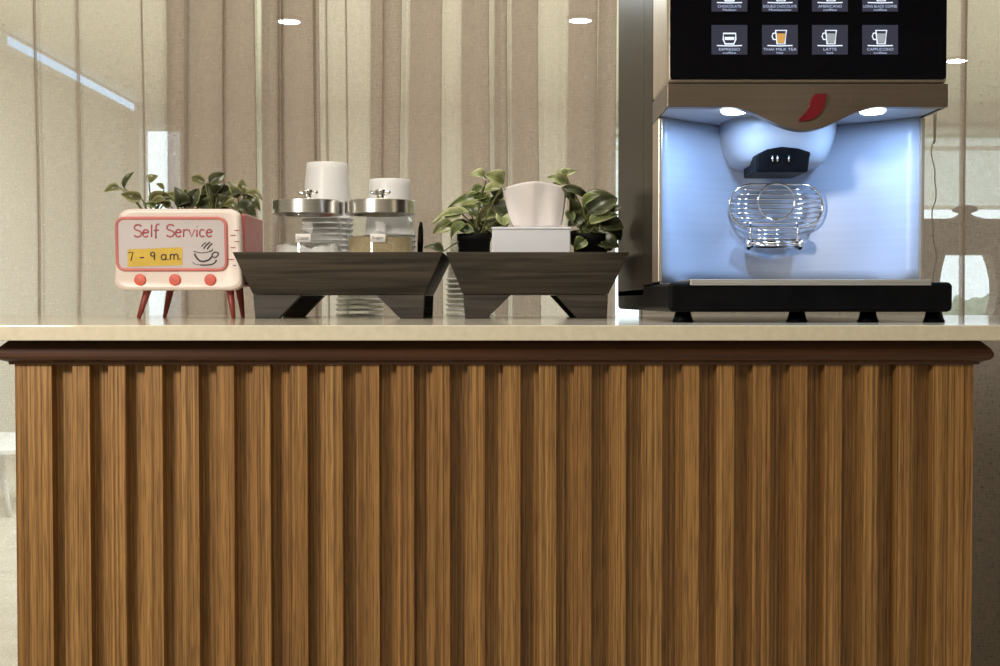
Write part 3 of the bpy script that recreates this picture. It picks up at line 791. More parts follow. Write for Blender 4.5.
# ------------------------------------------------------------------ jars
def jar(px, label, cont_mat, cont_top, cont_name, word, wobble):
    D = 1.927; c = P(px, 302, D); c = Vector((c.x, D, zf1 + 0.0004)); R_ = 0.0528
    zl0, zl1 = Z(212.5, D - 0.05) - c.z, Z(198.5, D - 0.05) - c.z
    root = thing('glass_jar', label, 'jar', c, 'lidded glass jars in the left tray')
    out = [(0.002, 0.0), (R_ - 0.004, 0.0), (R_ - 0.001, 0.003), (R_, 0.010), (R_, zl0 - 0.013), (R_ - 0.003, zl0 - 0.007), (R_ - 0.005, zl0 - 0.003), (R_ - 0.005, zl0 + 0.004)]
    inn = [(r - 0.0032, max(z, 0.004)) for r, z in reversed(out) if r > 0.01] + [(0.002, 0.004)]
    bm = lathe(BM(), out + inn, c, 56, cap=True); obj('jar_body', bm, M['glass'], root, smooth=True)
    ct = Z(cont_top, D - 0.05) - c.z
    bm = BM(); seg = 48; rings = []
    for r, z in [(0.001, 0.0046), (R_ - 0.0078, 0.0046), (R_ - 0.0046, 0.009), (R_ - 0.0046, ct), (R_ - 0.014, ct + 0.001), (R_ - 0.028, ct + 0.002), (0.001, ct + 0.002)]:
        rings.append([Vector((c.x + r * math.cos(2 * PI * k / seg), c.y + r * math.sin(2 * PI * k / seg), c.z + z + (wobble * (noise.noise(Vector((3.5 * math.cos(2 * PI * k / seg) + px, 3.5 * math.sin(2 * PI * k / seg), r * 60)))) if z > 0.02 else 0))) for k in range(seg)])
    loft(bm, rings); obj(cont_name, bm, cont_mat, root, smooth=True)
    lid = [(R_ - 0.006, zl0 + 0.0045), (R_ - 0.0045, zl0), (R_ + 0.0012, zl0), (R_ + 0.0018, zl0 + 0.0006), (R_ + 0.0018, zl1 - 0.0008), (R_ + 0.0010, zl1), (0.001, zl1)]
    bm = lathe(BM(), lid, c, 56); ld = obj('lid', bm, M['steel'], root, smooth=True)
    e = ld.modifiers.new('split', 'EDGE_SPLIT'); e.split_angle = math.radians(28)
    kb = [(0.0090, zl1 + 0.0001), (0.0092, zl1 + 0.003), (0.0062, zl1 + 0.0045), (0.0060, zl1 + 0.0095), (0.0068, zl1 + 0.012)]
    bm = lathe(BM(), kb, c, 24)
    for k in range(4):
        a = PI / 4 * 0 + k * PI / 2
        dirv = Vector((math.cos(a), math.sin(a), 0)); b0 = Vector((c.x, c.y, c.z + zl1 + 0.012))
        tube(bm, [b0, b0 + dirv * 0.007 + Vector((0, 0, 0.0008)), b0 + dirv * 0.012 + Vector((0, 0, 0.0012)), b0 + dirv * 0.0155 + Vector((0, 0, 0.0026))], [0.0042, 0.0034, 0.0030, 0.0022], 12)
    lathe(bm, [(0.0068, zl1 + 0.011), (0.0085, zl1 + 0.0145), (0.0078, zl1 + 0.0175), (0.003, zl1 + 0.0185)], c, 24)
    obj('knob', bm, M['chrome'], ld, smooth=True)
    # label: curved sticker on the front
    zc = Z(238, D - 0.055); w_, h_ = 0.0225, 0.0125; seg = 8
    bm = BM(); cols = []
    for k in range(seg + 1):
        xx = (-0.5 + k / seg) * w_; ang = xx / R_
        cols.append([bm.verts.new((c.x + 0.001 + (R_ + rr) * math.sin(ang), c.y - (R_ + rr) * math.cos(ang), zc + z)) for rr, z in ((0.0003, -h_ / 2), (0.0009, -h_ / 2 + 0.001), (0.0009, h_ / 2 - 0.001), (0.0003, h_ / 2))])
    for k in range(seg):
        for j in range(3): bm.faces.new((cols[k][j], cols[k + 1][j], cols[k + 1][j + 1], cols[k][j + 1]))
    lb = obj('label_sticker', bm, M['paper'], root, smooth=True)
    bm = text_bm(word, 0.0058, (c.x + 0.001, c.y - R_ - 0.0012, zc), 0.0172)
    for v in bm.verts: v.co.y = c.y - math.sqrt((R_ + 0.0011) ** 2 - (v.co.x - c.x - 0.001) ** 2)
    obj('lettering', bm, M['ink'], lb, normals=False)


jar(308, 'steel-lidded glass jar of white powder, nearer the pink planter', M['powder'], 246, 'creamer', 'Creamer', 0.010)
jar(380.7, 'steel-lidded glass jar of golden sugar, nearer the tissue box', M['sugar'], 236.5, 'sugar', 'Sugar', 0.003)

# spoon standing in the tray
D = 1.97; a = P(421, 222, D); b = Vector((X(419, D), D, zf1 + 0.001))
t = thing('spoon', 'black handled steel spoon upright right of the sugar jar', 'spoon', b)
bm = tube(BM(), [b + Vector((0, 0, 0.004)), b.lerp(a, 0.55)], [0.003, 0.003], 10); obj('blade', bm, M['steel'], t, smooth=True)
bm = tube(BM(), [b.lerp(a, 0.5), b.lerp(a, 0.7), b.lerp(a, 0.9), a], [0.004, 0.0048, 0.004, 0.002], 10); obj('handle', bm, M['black'], t, smooth=True)
bm = tube(BM(), [b, b + Vector((0, 0, 0.006)), b + Vector((0.0, 0, 0.018))], [0.004, 0.007, 0.003], 10); obj('bowl', bm, M['steel'], t, smooth=True)

# ------------------------------------------------------------------ paper cups in inverted stacks
def cup_mesh():
    out = [(0.0415, 0.0012), (0.0425, 0.0), (0.0440, 0.0004), (0.0446, 0.0018), (0.0440, 0.0032), (0.0424, 0.0036)]
    out += [(0.0424 + (0.0345 - 0.0424) * k / 8, 0.0036 + 0.0874 * k / 8) for k in range(1, 9)]
    out += [(0.0340, 0.0918), (0.0334, 0.0916), (0.0332, 0.0860), (0.001, 0.0857)]
    out += [(0.001, 0.0854), (0.0333, 0.0856), (0.0412, 0.006)]
    return lathe(BM(), [(r * 0.95, z) for r, z in out], (0, 0, 0), 44, cap=False)


def clear_plastic():
    m = bpy.data.materials.new('clear frosted cup plastic'); m.use_nodes = True
    b = m.node_tree.nodes['Principled BSDF']; b.inputs['Base Color'].default_value = (0.8, 0.79, 0.76, 1); b.inputs['Roughness'].default_value = 0.25
    tr = nn(m, 'ShaderNodeBsdfTransparent'); tr.inputs[0].default_value = (0.97, 0.97, 0.96, 1)
    tc = nn(m, 'ShaderNodeTexCoord'); nz = nn(m, 'ShaderNodeTexNoise'); nz.inputs['Scale'].default_value = 60
    mr = nn(m, 'ShaderNodeMapRange'); mr.inputs[3].default_value = 0.06; mr.inputs[4].default_value = 0.16
    mx = nn(m, 'ShaderNodeMixShader'); lk(m, tc.outputs['Object'], nz.inputs['Vector']); lk(m, nz.outputs['Fac'], mr.inputs[0]); lk(m, mr.outputs[0], mx.inputs[0])
    lk(m, tr.outputs[0], mx.inputs[1]); lk(m, b.outputs[0], mx.inputs[2]); lk(m, mx.outputs[0], m.node_tree.nodes['Material Output'].inputs[0])
    return m


M['clearcup'] = clear_plastic()


def stack(px, d, n, z, where, mname='papercup', kind='white paper', first={}):
    base = Vector((X(px, d), d, z))
    for k in range(n):
        if mname not in first:
            o = obj('paper_cup' if mname == 'papercup' else 'plastic_cup', cup_mesh(), [M[mname], M['papercup']], loc=(0, 0, 0), smooth=True); first[mname] = o
            for f in o.data.polygons:
                if f.center.z < 0.0037: f.material_index = 1
        else:
            o = first[mname].copy(); COL.objects.link(o)
        o.location = base + Vector((0, 0, 0.00885 * k + 0.0003))
        if k == n - 1: tag(o, '%s cup on top of the %s' % (kind, where), 'cup', 'upside down cups')
        else: tag(o, '%s cup nested below the top of the %s' % (kind, where), 'cup', 'nested cups of the %s' % where)


stack(327.5, 2.03, 14, zf1, 'taller inverted stack behind the powder jar')
stack(390, 2.03, 11, zf1, 'lower inverted stack behind the sugar jar')
stack(360, 2.19, 4, ZC, 'short stack seen under the left tray', 'clearcup', 'clear plastic')
stack(470, 2.19, 8, ZC, 'stack behind the gap between the trays', 'clearcup', 'clear plastic')

# ------------------------------------------------------------------ tissue box
D = 1.88
bx0, bx1 = X(492, D), X(570.5, D); bz1 = Z(227, D)
t = thing('tissue_box', 'white tissue box with one sheet pulled up in the right tray', 'tissue box', ((bx0 + bx1) / 2, D + 0.05, zf2))
bm = box(BM(), bx0, bx1, D, D + 0.10, zf2 + 0.0004, bz1 - 0.0035); obj('box', bm, M['box_bluelit'], t, bevel=0.002, seg=3)
bm = box(BM(), bx0 - 0.0008, bx1 + 0.0008, D - 0.0008, D + 0.1008, bz1 - 0.0034, bz1); obj('top', bm, M['box_bluelit'], t, bevel=0.001, seg=2)
# tissue: two folded sheets fanning up
M['tissue'] = noisy(mat('soft white tissue', rough=0.9), (30, 30, 12), 4, (0.82, 0.77, 0.76), (0.90, 0.87, 0.88))
_m = M['tissue']; _b = _m.node_tree.nodes['Principled BSDF']; _t = nn(_m, 'ShaderNodeBsdfTranslucent'); _t.inputs[0].default_value = (0.85, 0.80, 0.77, 1)
_x = nn(_m, 'ShaderNodeMixShader'); _x.inputs[0].default_value = 0.22
lk(_m, _b.outputs[0], _x.inputs[1]); lk(_m, _t.outputs[0], _x.inputs[2]); lk(_m, _x.outputs[0], _m.node_tree.nodes['Material Output'].inputs[0])
def sheet(y, pts_lo, pts_hi, pinch, seed):
    bm = BM(); nu, nv = 26, 18; g = []
    for i in range(nu + 1):
        u = i / nu; row = []
        for j in range(nv + 1):
            v = j / nv
            lo = P(pts_lo[0] + (pts_lo[1] - pts_lo[0]) * u, 226.8, y)
            topx = pts_hi[0][0] + (pts_hi[2][0] - pts_hi[0][0]) * u
            a_, b_, c_ = pts_hi[0][1], pts_hi[1][1], pts_hi[2][1]
            k_ = 1 - abs(2 * u - 1); topy = (a_ if u < 0.5 else c_) * (1 - k_) + b_ * k_ - 1.2 * math.sin(PI * k_)
            hi = P(topx, topy, y)
            e = v ** 0.62
            p = Vector((lo.x + (hi.x - lo.x) * e, y, lo.z + (hi.z - lo.z) * v))
            p.y += 0.007 * v * abs(((u * 2.4 + seed) % 1.0) - 0.5) + (1 - v) * 0.006 * math.sin(u * 13 + seed) * (0.3 + 0.7 * (1 - abs(2 * u - 1))) + 0.006 * math.sin(u * 5 + v * 2 + seed) + pinch * v * (abs(2 * u - 1) ** 1.5)
            row.append(bm.verts.new(p))
        g.append(row)
    for i in range(nu):
        for j in range(nv): bm.faces.new((g[i][j], g[i + 1][j], g[i + 1][j + 1], g[i][j + 1]))
    return bm
bm = sheet(D + 0.032, (515, 560), ((502.5, 187.5), (535, 181.5), (567.5, 187)), 0.012, 0.4)
tis = obj('tissue', bm, M['tissue'], t, smooth=True); s_ = tis.modifiers.new('thickness', 'SOLIDIFY'); s_.thickness = 0.0006
bm = sheet(D + 0.066, (520, 556), ((509, 199), (537, 193), (561, 198)), -0.010, 2.1)
tis = obj('tissue', bm, M['tissue'], t, smooth=True); s_ = tis.modifiers.new('thickness', 'SOLIDIFY'); s_.thickness = 0.0006

# ------------------------------------------------------------------ leaves
def leaf_bm(B, T, width, roll, cup, heart=0.55):
    ax = (T - B); L_ = ax.length; ax = ax / L_
    cam_dir = (Vector((0, 0, CAM_Z)) - B).normalized()
    nrm = (cam_dir * 0.95 + Vector((0, 0, 0.55))); nrm = nrm - ax * nrm.dot(ax)
    if nrm.length < 1e-3: nrm = Vector((0, -1, 0))
    nrm.normalize(); nrm = Matrix.Rotation(roll, 3, ax) @ nrm
    side = ax.cross(nrm).normalized()
    bm = BM(); uvl = bm.loops.layers.uv.new('UVMap'); na, nc = 14, 8; g = []; uvd = {}
    for i in range(na + 1):
        t_ = i / na
        w = width / 2 * (math.sin(PI * t_ ** (heart + 0.12)) ** 0.8 if 0 < t_ < 1 else 0.0)
        w = max(w, width * 0.012)
        bend = cup * L_ * (math.sin(PI * t_) * 0.22 - 0.12 * t_ * t_)
        row = []
        for j in range(-nc // 2, nc // 2 + 1):
            u = j / (nc / 2)
            p = B + ax * (L_ * t_) + side * (w * u) + nrm * (bend + abs(u) ** 1.3 * w * 0.42 - 0.02 * L_ * math.sin(t_ * 9 + u * 2))
            v = bm.verts.new(p); row.append(v); uvd[v] = (u, t_)
        g.append(row)
    for i in range(na):
        for j in range(nc):
            f = bm.faces.new((g[i][j], g[i + 1][j], g[i + 1][j + 1], g[i][j + 1]))
            for l in f.loops: l[uvl].uv = uvd[l.vert]
    return bm


def add_leaf(parent, b, tip, w, d0, d1, m, roll=None, cup=None):
    B = P(b[0], b[1], d0); T = P(tip[0], tip[1], d1)
    roll = random.uniform(-0.5, 0.5) if roll is None else roll
    cup = random.uniform(0.3, 0.9) if cup is None else cup
    bm = leaf_bm(B, T, w * 1.34 * d0 / F, roll, cup)
    o = obj('leaf', bm, M[m], parent, smooth=True, normals=False)
    s_ = o.modifiers.new('thickness', 'SOLIDIFY'); s_.thickness = 0.0005
    return B


def add_stem(parent, start, end, r=0.0012, sag=0.3):
    start, end = Vector(start), Vector(end)
    mid = start.lerp(end, 0.5); mid.z += sag * (end - start).length * 0.3
    bm = tube(BM(), cr_path([start, mid, end], 6), r, 6); obj('stem', bm, M['stem'], parent, smooth=True)


# ------------------------------------------------------------------ pink television planter
TD = 1.84; TB = 2.0
def tp(px, py, y=TD): q = P(px, py, TD); return Vector((q.x, y, q.z))
tc_ = P(178, 318, TD)
tv = thing('television_planter', 'pink retro television planter on legs with a Self Service sign', 'planter', (tc_.x, 1.92, ZC))
def tv_ring(grow, y, dz=0.0):
    # slightly tapered rounded outline, wider at the foot
    out = []
    for x, z in rrect(1.0, 1.0, 0.10, 6):
        # to pixel space, with corner radius equalised
        px = 178.3 + x * (62.6 - 2.2 * (z + 0) * 2) * 2 * 1.0 / 1.0 + 0.5 * (z)
        py = 249.5 - z * 82.0
        q = P(px, py, TD); c = P(178.3, 249.5, TD)
        out.append((q.x + grow * math.copysign(1, q.x - c.x), y, q.z + grow * math.copysign(1, q.z - c.z) + dz))
    return out
bm = loft(BM(), [tv_ring(-0.006, TD + 0.0005), tv_ring(-0.0025, TD - 0.0002), tv_ring(-0.0006, TD + 0.003), tv_ring(0.0, TD + 0.008), tv_ring(0.0, TD + 0.017), tv_ring(-0.003, TD + 0.021)])
obj('front_frame', bm, M['cream'], tv, smooth=True)
# body: open topped box tapering to the back
def tvb(g, y, top, k=0.0):
    a = P(112.5, 288, TD); b = P(243, 209, TD)
    return [(a.x + g, y, a.z + 0.004 + k), (b.x - g, y, a.z + 0.004 + k), (b.x - g, y, top), (a.x + g, y, top)]
zt_f = Z(211, TD)
a = P(112.5, 288, TD); b = P(243, 209, TD)
bm = BM(); y0, y1 = TD + 0.018, TB; g = 0.004; th = 0.005; z0 = a.z + 0.003; z1 = b.z - 0.006
x0, x1 = a.x + g, b.x - g + 0.003
box(bm, x0, x1, y0, y1, z0, z0 + th); box(bm, x0, x0 + th, y0, y1, z0 + th, z1); box(bm, x1 - th, x1, y0, y1, z0 + th, z1)
box(bm, x0 + th, x1 - th, y1 - th, y1, z0 + th, z1); box(bm, x0 + th, x1 - th, y0, y0 + th, z0 + th, z1)
obj('body', bm, M['coral'], tv, bevel=0.0015)
bm = box(BM(), x0 + th + 0.0003, x1 - th - 0.0003, y0 + th + 0.0003, y1 - th - 0.0003, z1 - 0.022, z1 - 0.010); obj('soil', bm, M['soil'], tv)
# screen border and screen
def px_rr(cx, cy, w, h, r, lean=0.0, n=6):
    return [tp(cx + x + lean * z, cy - z) for x, z in rrect(w, h, r, n)]
ro = px_rr(171.8, 244, 109, 51.5, 7.5, -0.022)
bm = tube(BM(), [p + Vector((0, -0.0012, 0)) for p in ro], 0.0024, 8, True); obj('screen_border', bm, M['coral'], tv, smooth=True)
si = px_rr(171.8, 244, 106.5, 49, 6.5, -0.022)
bm = prism(BM(), [(p.x, p.z) for p in si], TD - 0.0016, TD + 0.0003); scr = obj('screen', bm, M['screen'], tv)
YS = TD - 0.0021
pts = [tp(128, 249.5), tp(182.5, 247.2), tp(182.7, 265.2), tp(128, 266.8)]
bm = prism(BM(), [(p.x, p.z) for p in pts], YS, YS + 0.0004); stk = obj('sticker', bm, M['yellow'], scr)

# handwriting: strokes per letter in a unit box (x 0..w, y 0 baseline .. 1 cap height)
def arc(cx, cy, rx, ry, a0, a1, n=12): return [(cx + rx * math.cos(math.radians(a0 + (a1 - a0) * k / n)), cy + ry * math.sin(math.radians(a0 + (a1 - a0) * k / n))) for k in range(n + 1)]
GL = {
    'S': (0.62, [arc(0.33, 0.76, 0.25, 0.22, 25, 250, 10) + arc(0.30, 0.27, 0.27, 0.25, 80, -150, 12)]),
    'e': (0.52, [[(0.06, 0.33), (0.44, 0.37)] + arc(0.25, 0.30, 0.20, 0.29, 15, 320, 14)]),
    'l': (0.26, [[(0.13, 1.0), (0.12, 0.0)]]),
    'f': (0.42, [arc(0.32, 0.80, 0.15, 0.20, 60, 180, 6) + [(0.16, 0.3), (0.15, -0.12)], [(0.02, 0.52), (0.36, 0.55)]]),
    'r': (0.42, [[(0.08, 0.60), (0.08, 0.0)], [(0.08, 0.36)] + arc(0.26, 0.36, 0.17, 0.22, 160, 45, 6)]),
    'v': (0.46, [[(0.03, 0.60), (0.22, 0.0), (0.42, 0.60)]]),
    'i': (0.24, [[(0.12, 0.58), (0.12, 0.0)], [(0.12, 0.80), (0.125, 0.85)]]),
    'c': (0.48, [arc(0.25, 0.30, 0.19, 0.29, 45, 315, 12)]),
    'a': (0.54, [arc(0.24, 0.29, 0.19, 0.28, 40, 360, 14), [(0.44, 0.58), (0.45, 0.0)]]),
    'm': (0.80, [[(0.06, 0.58), (0.06, 0.0)], [(0.06, 0.34)] + arc(0.22, 0.36, 0.15, 0.22, 170, 0, 8) + [(0.37, 0.0)], [(0.37, 0.34)] + arc(0.54, 0.36, 0.16, 0.22, 170, 0, 8) + [(0.71, 0.0)]]),
    '.': (0.22, [[(0.05, 0.0), (0.10, 0.07), (0.11, 0.0), (0.06, 0.05)]]),
    '-': (0.52, [[(0.08, 0.28), (0.44, 0.30)]]),
    '7': (0.50, [[(0.05, 0.84), (0.42, 0.86), (0.24, 0.0)]]),
    '9': (0.50, [arc(0.24, 0.62, 0.17, 0.20, 20, 380, 12) + [(0.41, 0.6), (0.38, 0.0)]]),
    ' ': (0.42, []),
}
def handwrite(s, px0, px1, py_base, cap_px, r, y, parent, m, slant=0.0, name='lettering'):
    tot = sum(GL[ch][0] for ch in s); k = (px1 - px0) / tot; cx = 0; bm = BM()
    for ch in s:
        w, strokes = GL[ch]
        for st in strokes:
            pts = [tp(px0 + (cx + x) * k, py_base - yv * cap_px + slant * ((cx + x) / tot), y) for x, yv in st]
            tube(bm, pts, r, 6)
        cx += w
    for v in bm.verts: v.co.y = y + (v.co.y - y) * 0.25
    obj(name, bm, m, parent, smooth=True)
handwrite('Self Service', 133.5, 213.5, 237.2, 12.6, 0.0012, YS + 0.0003, scr, M['rose'], -0.3)
handwrite('7 - 9 a.m.', 128.5, 182, 260.8, 9.6, 0.0010, YS - 0.0002, stk, M['ink'], -1.2)
# coffee cup drawing
bm = BM()
def ink(pts, r): tube(bm, [tp(a_, b_, YS + 0.0003) for a_, b_ in cr_path2(pts)], r, 6)
def cr_path2(pts): return [(v.x, v.y) for v in cr_path([Vector((a_, b_, 0)) for a_, b_ in pts], 6)]
up = lambda q: [(115 + x_ / 7.4, 210 + y_ / 7.4) for x_, y_ in q]
for st, r in ((up([(582, 305), (640, 318), (700, 310), (728, 298)]), 0.0006), (up([(592, 322), (602, 348), (630, 376), (662, 380), (700, 366), (724, 335)]), [0.0006] + [0.0013] * 30),
              (up([(716, 332), (742, 312), (768, 322), (752, 348), (726, 350)]), 0.001), (up([(574, 385), (600, 402), (660, 408), (720, 402), (752, 378), (744, 372)]), [0.0004] * 10 + [0.001] * 22),
              (up([(642, 272), (655, 255), (676, 242)]), 0.0008), (up([(658, 286), (676, 262), (706, 238)]), 0.0011), (up([(684, 290), (700, 268), (722, 248)]), 0.0011), (up([(700, 305), (722, 298), (724, 286)]), 0.0006)):
    cp = cr_path2(st)
    rr = r if not isinstance(r, list) else (r + [r[-1]] * 60)[:len(cp)]
    tube(bm, [tp(a_, b_, YS + 0.0003) for a_, b_ in cp], rr, 6)
for v in bm.verts: v.co.y = YS + 0.0003 + (v.co.y - YS - 0.0003) * 0.25
obj('cup_drawing', bm, M['ink'], scr, smooth=True)
# knobs
for px, py in ((140.2, 279.8), (175, 279.8), (210.3, 279.8)):
    c = tp(px, py); bm = BM()
    rings = [[(c.x + r * math.cos(2 * PI * k / 28), c.y + dy, c.z + r * math.sin(2 * PI * k / 28)) for k in range(28)] for r, dy in ((0.0084, 0.0005), (0.0084, -0.002), (0.0076, -0.0028), (0.001, -0.003))]
    loft(bm, rings); kb = obj('knob', bm, M['knob'], tv)
    e = Vector((0.0052, 0, -0.0046)); bm = tube(BM(), [c + Vector((-e.x, -0.0032, -e.z)), c + Vector((e.x, -0.0032, e.z))], 0.0009, 6); obj('slot', bm, M['coral'], kb)
bm = BM()
for k, py in enumerate((230.3, 235.4, 241.6, 247.6, 259.4, 265.4)):
    a_, b_ = ((234.5, 239.5) if k % 2 == 0 else (230.5, 235.5))
    if k >= 4: a_, b_ = (229, 234) if k == 4 else (233, 236)
    tube(bm, [tp(a_, py, TD - 0.0004), tp(b_, py, TD - 0.0004)], 0.0006, 6)
obj('dial_marks', bm, M['brick'], tv)
for (x0_, d0_, x1_, d1_) in ((149, 1.875, 138.5, 1.865), (229.5, 1.875, 233.5, 1.865), (171, 1.965, 164.5, 1.975), (239, 1.965, 243, 1.975)):
    t0 = P(x0_, 289, d0_); b0 = Vector((X(x1_, d1_), d1_, ZC))
    t0.z = a.z + 0.004
    bm = tube(BM(), [t0, t0.lerp(b0, 0.04), t0.lerp(b0, 0.5), b0], [0.0075, 0.0062, 0.0048, 0.0030], 12); obj('leg', bm, M['brick'], tv, smooth=True)

# plants growing in the planter (they are lifted out with their own root ball)
def plant_root(name, label, px, d, z): return thing(name, label, 'plant', (X(px, d), d, z), None)
PD = 1.93; zs = z1 - 0.010
pl = plant_root('houseplant', 'leafy dark green houseplant growing from the pink television planter', 185, PD, zs)
L1 = [((120, 187.5), (104, 191.5), 8, 'leaf_olive'), ((124, 188), (133.5, 171.5), 6, 'leaf_dark'), ((142, 199), (121, 194), 9, 'leaf_olive'), ((149, 183), (157.5, 175), 9, 'leaf_olive'),
      ((164, 190), (156, 183), 4, 'leaf_olive'), ((149, 201), (176, 196), 11, 'leaf_olive'), ((184, 206), (175, 187), 12, 'leaf_dark'), ((188, 206), (199, 188), 12, 'leaf_dark'), ((186, 206), (186, 189), 12, 'leaf_mid'), ((181, 206), (180, 193), 8, 'leaf_mid'), ((191, 206), (194, 192), 8, 'leaf_mid'),
      ((184, 206), (170, 199), 7, 'leaf_mid'), ((194, 205), (211, 193), 8, 'leaf_mid'), ((205, 184), (191, 177), 9, 'leaf_olive'), ((209, 183), (226, 173.5), 10, 'leaf_dark'), ((204, 204), (236, 189), 22, 'leaf_dark'), ((208, 207), (236, 202), 16, 'leaf_dark'), ((212, 197), (224, 183), 12, 'leaf_dark'),
      ((240, 196), (242.5, 179), 9, 'leaf_olive'), ((242, 201), (261, 210), 16, 'leaf_olive'), ((244, 196), (263, 199), 11, 'leaf_olive'), ((238, 198), (228, 181), 8, 'leaf_olive'), ((238, 203), (256, 216), 13, 'leaf_dark'), ((160, 204), (168, 200), 7, 'leaf_dark'), ((199, 206), (222, 206), 12, 'leaf_dark'), ((156, 206), (143, 204), 5, 'leaf_mid'), ((170, 206), (160, 200), 6, 'leaf_olive'), ((166, 201), (148, 206), 9, 'leaf_olive'), ((184, 200), (166, 193), 8, 'leaf_olive'), ((199, 207), (213, 198), 10, 'leaf_mid'), ((222, 206), (240, 210), 13, 'leaf_olive'), ((226, 198), (243, 192), 11, 'leaf_dark'), ((218, 193), (207, 184), 9, 'leaf_dark'), ((178, 208), (190, 201), 10, 'leaf_dark'), ((248, 204), (256, 192), 9, 'leaf_olive')]
bases = [(152, 212), (186, 212), (213, 212), (240, 212)]
for b_, t_, w_, m_ in L1:
    d0 = PD + random.uniform(-0.02, 0.03)
    B = add_leaf(pl, b_, t_, w_, d0, d0 + random.uniform(-0.02, 0.02), m_)
    s0 = min(bases, key=lambda q: abs(q[0] - b_[0])); S = P(s0[0], s0[1], PD); S.z = zs - 0.004
    add_stem(pl, S, B, 0.0011)

# pots and plants of the right tray
def pot(px, d, w, ztop, z0, label):
    c = P(px, 302, d); h = ztop - z0; r = w / 2
    root = thing('plant_pot', label, 'plant pot', (c.x, d, z0), 'black pots in the right tray')
    prof = [(0.001, 0.0004), (r * 0.78, 0.0004), (r * 0.80, 0.002), (r * 0.97, h - 0.012), (r * 1.03, h - 0.011), (r * 1.04, h), (r * 0.96, h), (r * 0.93, h - 0.012), (r * 0.78, 0.006), (0.001, 0.006)]
    bm = lathe(BM(), prof, (c.x, d, z0), 36); obj('pot_wall', bm, M['matte_black'], root, smooth=True)
    bm = lathe(BM(), [(0.001, h - 0.016), (r * 0.91, h - 0.016), (r * 0.91, h - 0.010), (0.001, h - 0.006)], (c.x, d, z0), 30); obj('soil', bm, M['soil'], root)
    return Vector((c.x, d, z0 + h - 0.008))


sA = pot(474, 1.955, 0.052, Z(234, 1.955), zf2, 'black plant pot left of the tissue box under lime leaves')
sB = pot(590.5, 1.95, 0.056, Z(234, 1.95), zf2, 'black plant pot between tissue box and coffee machine')
pa = thing('pothos_plant', 'lime green trailing pothos left of the tissue box', 'plant', sA)
L2 = [((486, 181), (470, 174), 13, 'leaf_pale'), ((504, 183), (485, 174), 14, 'leaf_pale'), ((483, 187), (470, 195), 8, 'leaf_mid'), ((503, 189), (476, 197), 10, 'leaf_pale'), ((488, 197), (447, 206), 8, 'leaf_mid'), ((487, 198), (456, 215), 15, 'leaf_pale'), ((490, 202), (476, 196), 10, 'leaf_mid'),
      ((470, 213), (431, 222), 11, 'leaf_pale'), ((452, 222), (433, 233), 11, 'leaf_pale'), ((506, 213), (469, 227), 13, 'leaf_pale'), ((466, 224), (450, 238), 11, 'leaf_mid'), ((462, 214), (444, 217), 10, 'leaf_pale'), ((504, 226), (500, 210), 12, 'leaf_pale'),
      ((500, 205), (484, 218), 16, 'leaf_dark'), ((502, 220), (486, 232), 18, 'leaf_dark'), ((500, 196), (494, 214), 14, 'leaf_dark'), ((478, 222), (466, 236), 12, 'leaf_dark'), ((474, 232), (456, 228), 8, 'leaf_mid'), ((480, 217), (462, 206), 10, 'leaf_mid'), ((503, 197), (488, 186), 9, 'leaf_dark'), ((470, 226), (446, 226), 9, 'leaf_mid'), ((507, 214), (494, 200), 14, 'leaf_dark'), ((508, 226), (490, 216), 15, 'leaf_dark'), ((494, 232), (476, 240), 14, 'leaf_dark'), ((486, 210), (470, 204), 10, 'leaf_dark'), ((496, 226), (480, 222), 14, 'leaf_pale'), ((474, 240), (458, 243), 9, 'leaf_dark')]
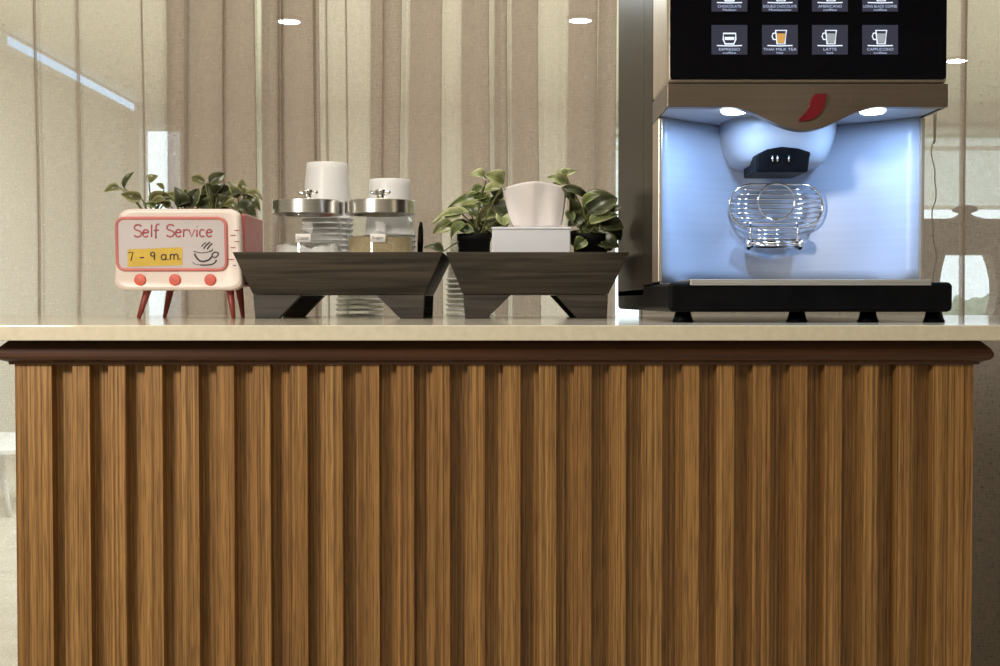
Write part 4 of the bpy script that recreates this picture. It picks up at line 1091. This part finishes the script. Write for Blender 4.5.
for b_, t_, w_, m_ in L2:
    d0 = 1.945 + random.uniform(-0.025, 0.04) + (0.03 if m_ == 'leaf_dark' else 0)
    B = add_leaf(pa, b_, t_, w_, d0, d0 + random.uniform(-0.02, 0.02), m_)
    add_stem(pa, sA + Vector((random.uniform(-0.012, 0.012), random.uniform(-0.01, 0.01), -0.002)), B, 0.0012)
# leaf trailing over the tray's left rim
B = add_leaf(pa, (444, 251), (424, 247), 9, 1.93, 1.92, 'leaf_dark', 0.2, 0.5); add_stem(pa, sA + Vector((-0.01, 0, 0)), B, 0.0012, 0.2)
pb = thing('pothos_plant', 'darker veined pothos right of the tissue box', 'plant', sB)
L3 = [((563, 176), (577, 170.5), 7, 'leaf_pale'), ((566, 175), (556, 171), 6, 'leaf_pale'), ((567, 182), (547, 177), 9, 'leaf_pale'), ((565, 178), (552, 186), 7, 'leaf_mid'), ((562, 187), (590, 199), 7, 'leaf_dark'), ((588, 213), (617.5, 197), 26, 'leaf_dark'), ((594, 214), (573, 222), 14, 'leaf_mid'), ((589, 222), (619, 214), 10, 'leaf_pale'),
      ((580, 224), (612, 238), 22, 'leaf_dark'), ((612, 250), (597, 229), 13, 'leaf_mid'), ((600, 226), (577, 238), 12, 'leaf_mid'), ((597, 238), (619, 247), 14, 'leaf_dark'), ((575, 212), (570, 198), 10, 'leaf_dark'), ((600, 220), (624, 228), 14, 'leaf_dark'), ((578, 230), (572, 246), 10, 'leaf_dark'), ((606, 226), (622, 240), 12, 'leaf_dark'), ((583, 206), (600, 194), 10, 'leaf_mid'), ((572, 222), (566, 210), 8, 'leaf_mid'), ((582, 216), (568, 226), 12, 'leaf_dark'), ((590, 232), (606, 246), 14, 'leaf_dark'), ((586, 240), (574, 250), 11, 'leaf_mid'), ((608, 216), (622, 206), 10, 'leaf_dark'), ((574, 200), (562, 194), 9, 'leaf_dark')]
for b_, t_, w_, m_ in L3:
    d0 = 1.945 + random.uniform(-0.025, 0.03)
    B = add_leaf(pb, b_, t_, w_, d0, d0 + random.uniform(-0.02, 0.02), m_, roll=random.uniform(-0.3, 0.3))
    add_stem(pb, sB + Vector((random.uniform(-0.012, 0.012), random.uniform(-0.01, 0.01), -0.002)), B, 0.0012)
